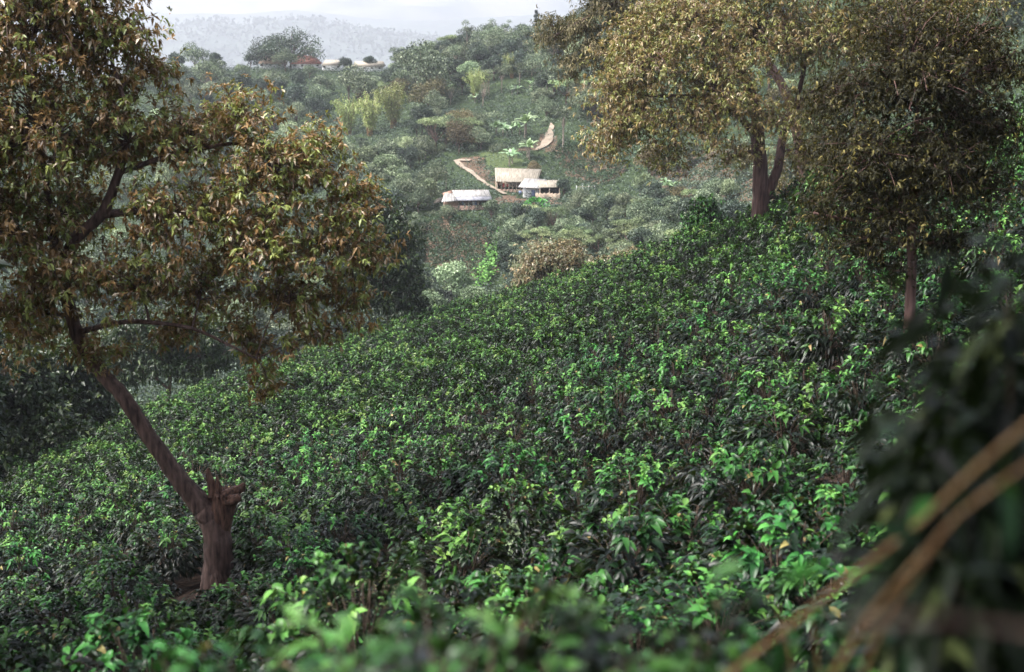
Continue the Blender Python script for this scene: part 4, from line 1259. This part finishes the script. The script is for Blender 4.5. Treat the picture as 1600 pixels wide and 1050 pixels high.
#
def house_at(name, px, py, rz, label, dz=0):
    p = hit(px, py, 175); print(name, p)
    return empty(name, (p[0], p[1], p[2] + dz), rz, label, "house" if "house" in name or "cottage" in name else "shed")

# lower open farmhouse
h = house_at("farmhouse", 730, 328, R(6), "open fronted farmhouse with a pale sheet roof and dark edge, lowest of the farm")
part("wall", lambda g: (g.box((-4.6, -.1, -2), (4.4, .1, .9)), g.box((-4.6, 3.9, -2), (4.4, 4.1, 3)), g.box((4.2, .1, -2), (4.4, 3.9, 2.7)), g.box((-4.6, .1, -2), (-4.4, 3.9, 2.7)), g.box((-4.4, .02, .9), (-1.9, .16, 2.2))), M_WALL_PINK, h)
part("floor", lambda g: g.box((-4.4, .1, -.2), (4.2, 3.9, .0)), M_DARKIN, h)
for x in (-1.8, .3, 2.3, 4.1):
    part("post", lambda g, x=x: g.box((x - .09, -.3, -.5), (x + .09, -.12, 2.3)), M_POST, h)
rf = part("roof", lambda g: corrug(g, [(-2.4, -.2, 2.75), (4.9, -.2, 2.75), (4.6, 2.2, 3.75), (-3.0, 2.2, 3.75)]), M_ROOF_ZINC, h)
part("roof_edge", lambda g: g.slab([(-1.9, -1.1, 2.15), (5.0, -1.1, 2.15), (4.9, -.22, 2.73), (-2.4, -.22, 2.73)], .12), M_ROOF_GREY, rf)
part("roof", lambda g: corrug(g, [(-3.0, 2.22, 3.76), (4.6, 2.22, 3.76), (4.6, 4.6, 2.8), (-4.9, 4.6, 2.8)]), M_ROOF_RUST, h)
part("porch_roof", lambda g: corrug(g, [(-5.3, -1.2, 1.95), (-2.0, -1.2, 2.1), (-2.5, 1.4, 3.25), (-4.5, 1.4, 3.2)], n=8), M_ROOF_ZINC, h)
part("side_roof", lambda g: g.slab([(-4.9, 1.45, 3.1), (-3.05, 1.45, 3.35), (-3.05, 2.2, 3.6), (-4.6, 3.6, 3.1)], .08), M_ROOF_RUST, h)
part("awning", lambda g: g.slab([(-7.0, -.6, 1.5), (-5.4, -1, 2.0), (-4.8, 1.2, 2.6), (-6.2, 1.2, 2.2)], .06), M_DARKIN, h)
for x, m_ in ((-.9, M_BLUE), (1.3, M_WALL_WHITE), (1.8, M_BLUE)):
    part("laundry", lambda g, x=x: g.box((x - .22, .3, .9), (x + .22, .34, 1.7)), m_, h)

# long cream roofed shed
h = house_at("long_shed", 808, 300, R(-8), "long shed with a cream sheet roof and open slatted front")
part("wall", lambda g: (g.box((-4.6, 4.0, -1), (4.4, 4.2, 2.6)), g.box((-4.7, .1, -1), (-4.5, 4, 2.4)), g.box((4.3, .1, -1), (4.5, 4, 2.4))), M_WALL_WOOD, h)
part("half_wall", lambda g: g.box((-4.5, 0, -1), (4.3, .15, .55)), M_WALL_PINK, h)
for k in range(11):
    x = -4.3 + k * .84
    part("post", lambda g, x=x: g.box((x - .07, -.12, .0 if 0 else -.6), (x + .07, .02 - .06, 2.25)), M_POST, h)
part("roof", lambda g: corrug(g, [(-4.6, -.6, 2.3), (4.4, -.6, 2.25), (4.9, 3.0, 4.6), (-5.3, 3.0, 4.75)], n=22), M_ROOF_CREAM, h)
part("roof", lambda g: g.slab([(-5.3, 3.02, 4.74), (4.9, 3.02, 4.59), (4.6, 4.8, 3.2), (-5.0, 4.8, 3.2)], .08), M_ROOF_RUST, h)
part("hanging_cloth", lambda g: (g.box((-3.2, .25, .9), (-2.6, .3, 1.8)), g.box((-2.3, .25, 1.0), (-1.8, .3, 1.6))), M_REDCLOTH, h)

# white cottage
h = house_at("white_cottage", 829, 309, R(-14), "small white cottage with a blue door between the long shed and fenced shed")
part("wall", lambda g: g.prism([(-1.7, -1.2), (1.7, -1.2), (1.7, 2.3), (-1.7, 2.3)], 0, 3.2), M_WALL_WHITE, h)
part("gable", lambda g: g.slab([(1.72, -.05, 2.3), (1.9, -.05, 2.3), (1.9, 3.2, 3.1), (1.72, 3.2, 3.1)], .6), M_WALL_PINK, h)
part("roof", lambda g: corrug(g, [(-2.5, -.9, 2.35), (2.4, -.9, 2.2), (3.0, 2.2, 3.7), (-1.8, 2.2, 3.8)], n=10), M_ROOF_ZINC, h)
part("roof", lambda g: g.slab([(-1.8, 2.22, 3.8), (3.0, 2.22, 3.7), (2.4, 4.2, 2.6), (-2.0, 4.2, 2.6)], .08), M_ROOF_GREY, h)
d_ = part("door", lambda g: g.box((.15, -.06, -.4), (1.0, .04, 1.7)), M_BLUE, h)
part("door_frame", lambda g: (g.box((.05, -.08, -.4), (.14, .02, 1.8)), g.box((1.01, -.08, -.4), (1.1, .02, 1.8)), g.box((.05, -.08, 1.81), (1.1, .02, 1.9))), M_WALL_WHITE, d_)
part("window", lambda g: g.box((-2.55, -.05, .6), (-1.9, .03, 1.4)), M_BLUE, h)

# fenced shed on the right
h = house_at("fenced_shed", 857, 311, R(-4), "right hand shed with a pale roof above tall board fencing")
part("fence_wall", lambda g: [g.box((-2.7 + k * .26, -.6 - .5 * abs(math.sin(k * .3)), -.8), (-2.7 + k * .26 + .24, -.55 - .5 * abs(math.sin(k * .3)), 1.35 + .12 * math.sin(k * 2.1))) for k in range(20)], M_WALL_WOOD, h)
part("roof", lambda g: corrug(g, [(-1.9, -.2, 2.5), (2.6, -.2, 2.6), (2.5, 2.6, 3.7), (-2.6, 2.6, 3.6)], n=10), M_ROOF_CREAM, h)
part("wall", lambda g: g.box((-2.1, 2.2, -1), (2.4, 2.4, 2.9)), M_DARKIN, h)
for x in (-1.8, .2, 2.3):
    part("post", lambda g, x=x: g.box((x - .07, -.1, -.8), (x + .07, .04, 2.45)), M_POST, h)
# pole
p = hit(697, 300, 175)
g = Geo(); tube(g, np.array([[0, 0, -.5], [0.02, 0, 2], [0, 0, 4.6]]), [.10, .09, .07], 7); g.box((-.5, -.04, 4.1), (.5, .04, 4.2))
tag(obj("utility_pole", g.mesh("utility_pole", M_BARK_PALE), None, tuple(p)), "pale timber pole standing left of the lower farmhouse", "pole")
# low fence right of the sheds
h = empty("wire_fence", tuple(hit(915, 300, 175)), 0, "short pale post fence right of the deep green round tree", "fence")
for k in range(4):
    part("post", lambda g, k=k: g.box((k * 1.3 - 2, 0, -.4), (k * 1.3 - 1.88, .1, 1.4)), M_WALL_WHITE, h)
part("rail", lambda g: g.box((-2, .1, 1.1), (2, .14, 1.17)), M_WALL_WOOD, h)

# hilltop farmstead
def hilltop(name, px0, px1, pybase, pytop, roof_m, label, wallh=.5, hip=1.0, n_win=2, rz=0.0):
    p = hit((px0 + px1) / 2, pybase, 175)
    s = p[1] / 2222
    w = (px1 - px0) * s; hh = (pybase - pytop) * s; wh = hh * wallh; D = min(7.0, w)
    p[2] += .8
    h = empty(name, tuple(p), rz, label, "house")
    part("wall", lambda g: g.box((-w * .46, -D * .4, -5), (w * .46, D * .4, wh)), M_WALL_WHITE, h)
    def roof(g):
        e = [(-w / 2, -D / 2, wh), (w / 2, -D / 2, wh), (w / 2, D / 2, wh), (-w / 2, D / 2, wh), (-w / 2 + hip, 0, hh), (w / 2 - hip, 0, hh)]
        g.add(e, [(0, 1, 5), (0, 5, 4), (2, 3, 4), (2, 4, 5), (3, 0, 4), (1, 2, 5), (0, 2, 1), (0, 3, 2)])
    part("roof", roof, roof_m, h)
    for k in range(n_win):
        x = -w * .36 + k * (w * .72 / max(1, n_win - 1))
        f = part("window", lambda g: g.box((x - .4, -D * .4 - .05, wh * .25), (x + .4, -D * .4 + .02, wh * .8)), M_DARKIN, h)
    return h
hilltop("brown_roof_house", 408, 446, 107, 87, M_ROOF_BROWN, "hilltop house with a broad weathered brown roof", .22, 1.5, 3, R(-10))
hilltop("red_roof_house", 455, 503, 107, 90, M_ROOF_RED, "hilltop house with a red tiled roof", .28, 3.0, 4, R(5))
hilltop("cream_house", 504, 534, 107, 95, M_ROOF_CREAM, "small cream hilltop house right of the red roof", .35, 1.2, 2)
hilltop("long_white_barn", 553, 601, 108, 96, M_ROOF_CREAM, "long low barn with a pale roof on the hilltop", .35, .5, 4, R(-3))

# ------------------------------------------------------------------ near bushes and the blurred foreground
rng = np.random.default_rng(5)
SPEC = [(985, 985, 1.55, "large glossy coffee bush standing forward of the rows at the lower middle"),
        (1215, 1040, 1.5, "large coffee bush at the lower right beneath the brown stems"),
        (1110, 1090, 1.3, "coffee bush at the bottom edge right of the large forward one"),
        (440, 1010, 1.0, "coffee bush with bright leaves in front of the snapped stump"),
        (1330, 960, 1.25, "coffee bush behind the brown stems at the lower right")]
for px, py, s, lb in SPEC:
    p = hit(px, py, 10); print("spec", p)
    place_bush(p[0], p[1], p[2], s, None, lb)
# pale thin bush with bare stems beneath
def pale_bush():
    p = hit(768, 915, 14)
    g = Geo(); st = Geo()
    for k in range(16):
        a = rng.uniform(0, 6.28); q = rng.uniform(.1, .5)
        tube(st, np.array([[math.cos(a) * q * .3, math.sin(a) * q * .3, -.1], [math.cos(a) * q, math.sin(a) * q, .7], [math.cos(a) * q * 2, math.sin(a) * q * 2, 1.5]]), [.022, .015, .006], 4)
    for k in range(2):
        g0, _ = coffee_bush(900 + k, r=1.0, h=1.6, tufts=30, per=10, lod=1, leaf=.19)
        V, T, A = g0.arrays(); g.add(V * [1, 1, .75] + [k * .9 - .45, k * .2, .55], T, np.clip(A * .8 + .1, 0, 1))
    e = empty("pale_shrub", tuple(p), 0, "pale grey green shrub with bare reddish stems in front of the coffee rows", "shrub")
    obj("foliage", g.mesh("pale_shrub_foliage", FM['pale']), e); obj("stem", st.mesh("pale_shrub_stem", M_STEM), e)
pale_bush()
FG = [(-1.05, 4.7, 1.0, "blurred coffee bush closest to the viewer at the lower left"),
      (-.2, 4.2, 1.1, "blurred coffee bush closest to the viewer at the bottom middle"),
      (.42, 4.6, 1.1, "blurred coffee bush at the bottom right of the middle one"),
      (.95, 4.9, .95, "blurred coffee bush under the long brown stem"),
      (-.65, 5.6, 1.05, "blurred coffee bush just behind the front ones at the bottom"),
      (2.3, 5.4, 1.1, "blurred coffee bush in the lower right corner below the dark shrub")]
protos_fg = []
for k in range(3):
    g, st = coffee_bush(600 + k, r=1.0, h=1.75, tufts=150, per=13, lod=2, leaf=.13)
    e = empty("coffee_bush", (0, 0, 0), 0, "x", "coffee bush")
    obj("foliage", g.mesh("coffee_foliage_close", M_COFFEE), e); obj("stem", st.mesh("coffee_stem_close", M_STEM_DARK), e)
    protos_fg.append(e)
for i, (x, y, s, lb) in enumerate(FG):
    b = on_ground(x, y)
    o = protos_fg[i] if i < 3 else copy_tree(protos_fg[i - 3])
    o.location = b; o.rotation_euler = (0, 0, i * 1.9); o.scale = (s, s, s); o['label'] = lb
print("fg ground", [on_ground(x, y)[2] for x, y, s, lb in FG])

def leaf_shrub(name, base, stems, n_leaf, L, mat, label, seed, stem_m=M_STEM, spread=.22, leafy=.3, lod=2):
    global rng
    keep = rng; rng = np.random.default_rng(seed)
    base = np.array(base, float)
    e = empty(name, tuple(base), 0, label, "shrub"); lg = Geo()
    for path, r0, lf in stems:
        g = Geo(); P = np.array(path, float)
        t = np.linspace(0, len(P) - 1, len(P) * 6); Q = np.stack([np.interp(t, np.arange(len(P)), P[:, k]) for k in range(3)], 1)
        for _ in range(4): Q[1:-1] = (Q[:-2] + 2 * Q[1:-1] + Q[2:]) / 4
        tube(g, Q - base, np.linspace(r0, r0 * .5, len(Q)), 8, rough=.05)
        obj("stem", g.mesh("stem", stem_m, smooth=True), e)
        m = int(n_leaf * lf)
        if m:
            i = rng.integers(int(len(Q) * leafy), len(Q), m)
            d = rand_dir(m, -.7, .8)
            B = Q[i] + d * spread * rng.uniform(.1, 1, m)[:, None]
            leaves(lg, B - base, d + rng.normal(size=(m, 3)) * .4 - [0, 0, .3], np.array([0, 0, 1.0]) + rng.normal(size=(m, 3)) * .5, L * rng.uniform(.7, 1.3, m), L * .36, np.clip(rng.normal(.45, .25, m), 0, 1), droop=.4, lod=lod)
    if lg.n: obj("foliage", lg.mesh(name + "_foliage", mat), e)
    rng = keep
    return e
def w(px, py, Y): return at(px, py, Y)
bs_ = on_ground(.5, 3.4)
leaf_shrub("arching_stems", bs_, [
    ([bs_, w(1060, 1120, 3.7), w(1150, 1045, 3.6), w(1300, 925, 3.2), w(1440, 815, 2.9), w(1520, 735, 2.8), w(1620, 650, 2.7)], .0085, .02),
    ([bs_, w(1250, 1140, 3.2), w(1310, 1040, 3), w(1370, 945, 2.9), w(1440, 870, 2.8), w(1500, 800, 2.8), w(1640, 700, 2.7)], .0065, .02),
    ([bs_, w(1330, 1120, 3.1), w(1355, 1030, 3), w(1400, 940, 2.9), w(1445, 875, 2.8), w(1490, 810, 2.8)], .0065, .02),
    ([bs_, w(1245, 1090, 4.6), w(1230, 1000, 4.6), w(1215, 950, 4.6)], .006, 0),
    ([bs_, w(1285, 1090, 4.6), w(1275, 1010, 4.6), w(1264, 950, 4.6)], .006, 0),
    ], 260, .12, M_COFFEE, "long leaning brown stems crossing the lower right corner", 61)
b2 = on_ground(2.7, 4.8)
st_ = []
r9 = np.random.default_rng(90)
for k, (px, py) in enumerate([(1440, 650), (1395, 640), (1500, 560), (1560, 470), (1600, 430), (1530, 430), (1470, 760), (1540, 700), (1600, 620), (1430, 860), (1500, 860), (1580, 800), (1650, 720), (1460, 960), (1540, 950), (1620, 900), (1680, 560), (1420, 720), (1590, 1000), (1500, 1030), (1660, 820), (1640, 500), (1700, 640), (1560, 590), (1620, 1040), (1480, 640)]):
    Y = r9.uniform(3.8, 5.4)
    st_.append(([b2, w(px * .5 + 850, 1080, Y), w(px * .7 + 510, (py + 1050) / 2, Y), w(px + 45, py, Y)], .007, 1 / 26))
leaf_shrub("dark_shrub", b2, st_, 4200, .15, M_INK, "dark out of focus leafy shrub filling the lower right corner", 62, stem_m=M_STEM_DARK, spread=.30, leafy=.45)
b3 = on_ground(1.2, 1.2)
leaf_shrub("low_branch", b3, [([b3, w(1700, 1010, 1.6), w(1600, 985, 1.6), w(1460, 965, 1.6), w(1330, 975, 1.6)], .006, 0)], 0, .1, M_SHADE, "grey blurred twig lying level across the lower right corner", 63, stem_m=M_BARK)

# ------------------------------------------------------------------ the air
def haze():
    g = Geo(); g.box((-9500, -60, -520), (9500, 9900, 320))
    m, nt, out = new_mat("haze_air")
    pv = nt.nodes.new("ShaderNodeVolumePrincipled")
    pv.inputs["Color"].default_value = (.72, .74, .82, 1)
    pv.inputs["Density"].default_value = .00015
    pv.inputs["Anisotropy"].default_value = .2
    nt.links.new(pv.outputs[0], out.inputs["Volume"])
    tag(obj("haze", g.mesh("haze", m)), "pale haze hanging in the valley air", "haze", kind="stuff")
haze()

for ks in KT.values():     # kinds that found no place
    for v in ks:
        if v.name not in first:
            for c in list(v.children): bpy.data.objects.remove(c)
            bpy.data.objects.remove(v)
for k in range(NB):
    if k not in used:
        for c in list(protos[k].children): bpy.data.objects.remove(c)
        bpy.data.objects.remove(protos[k])
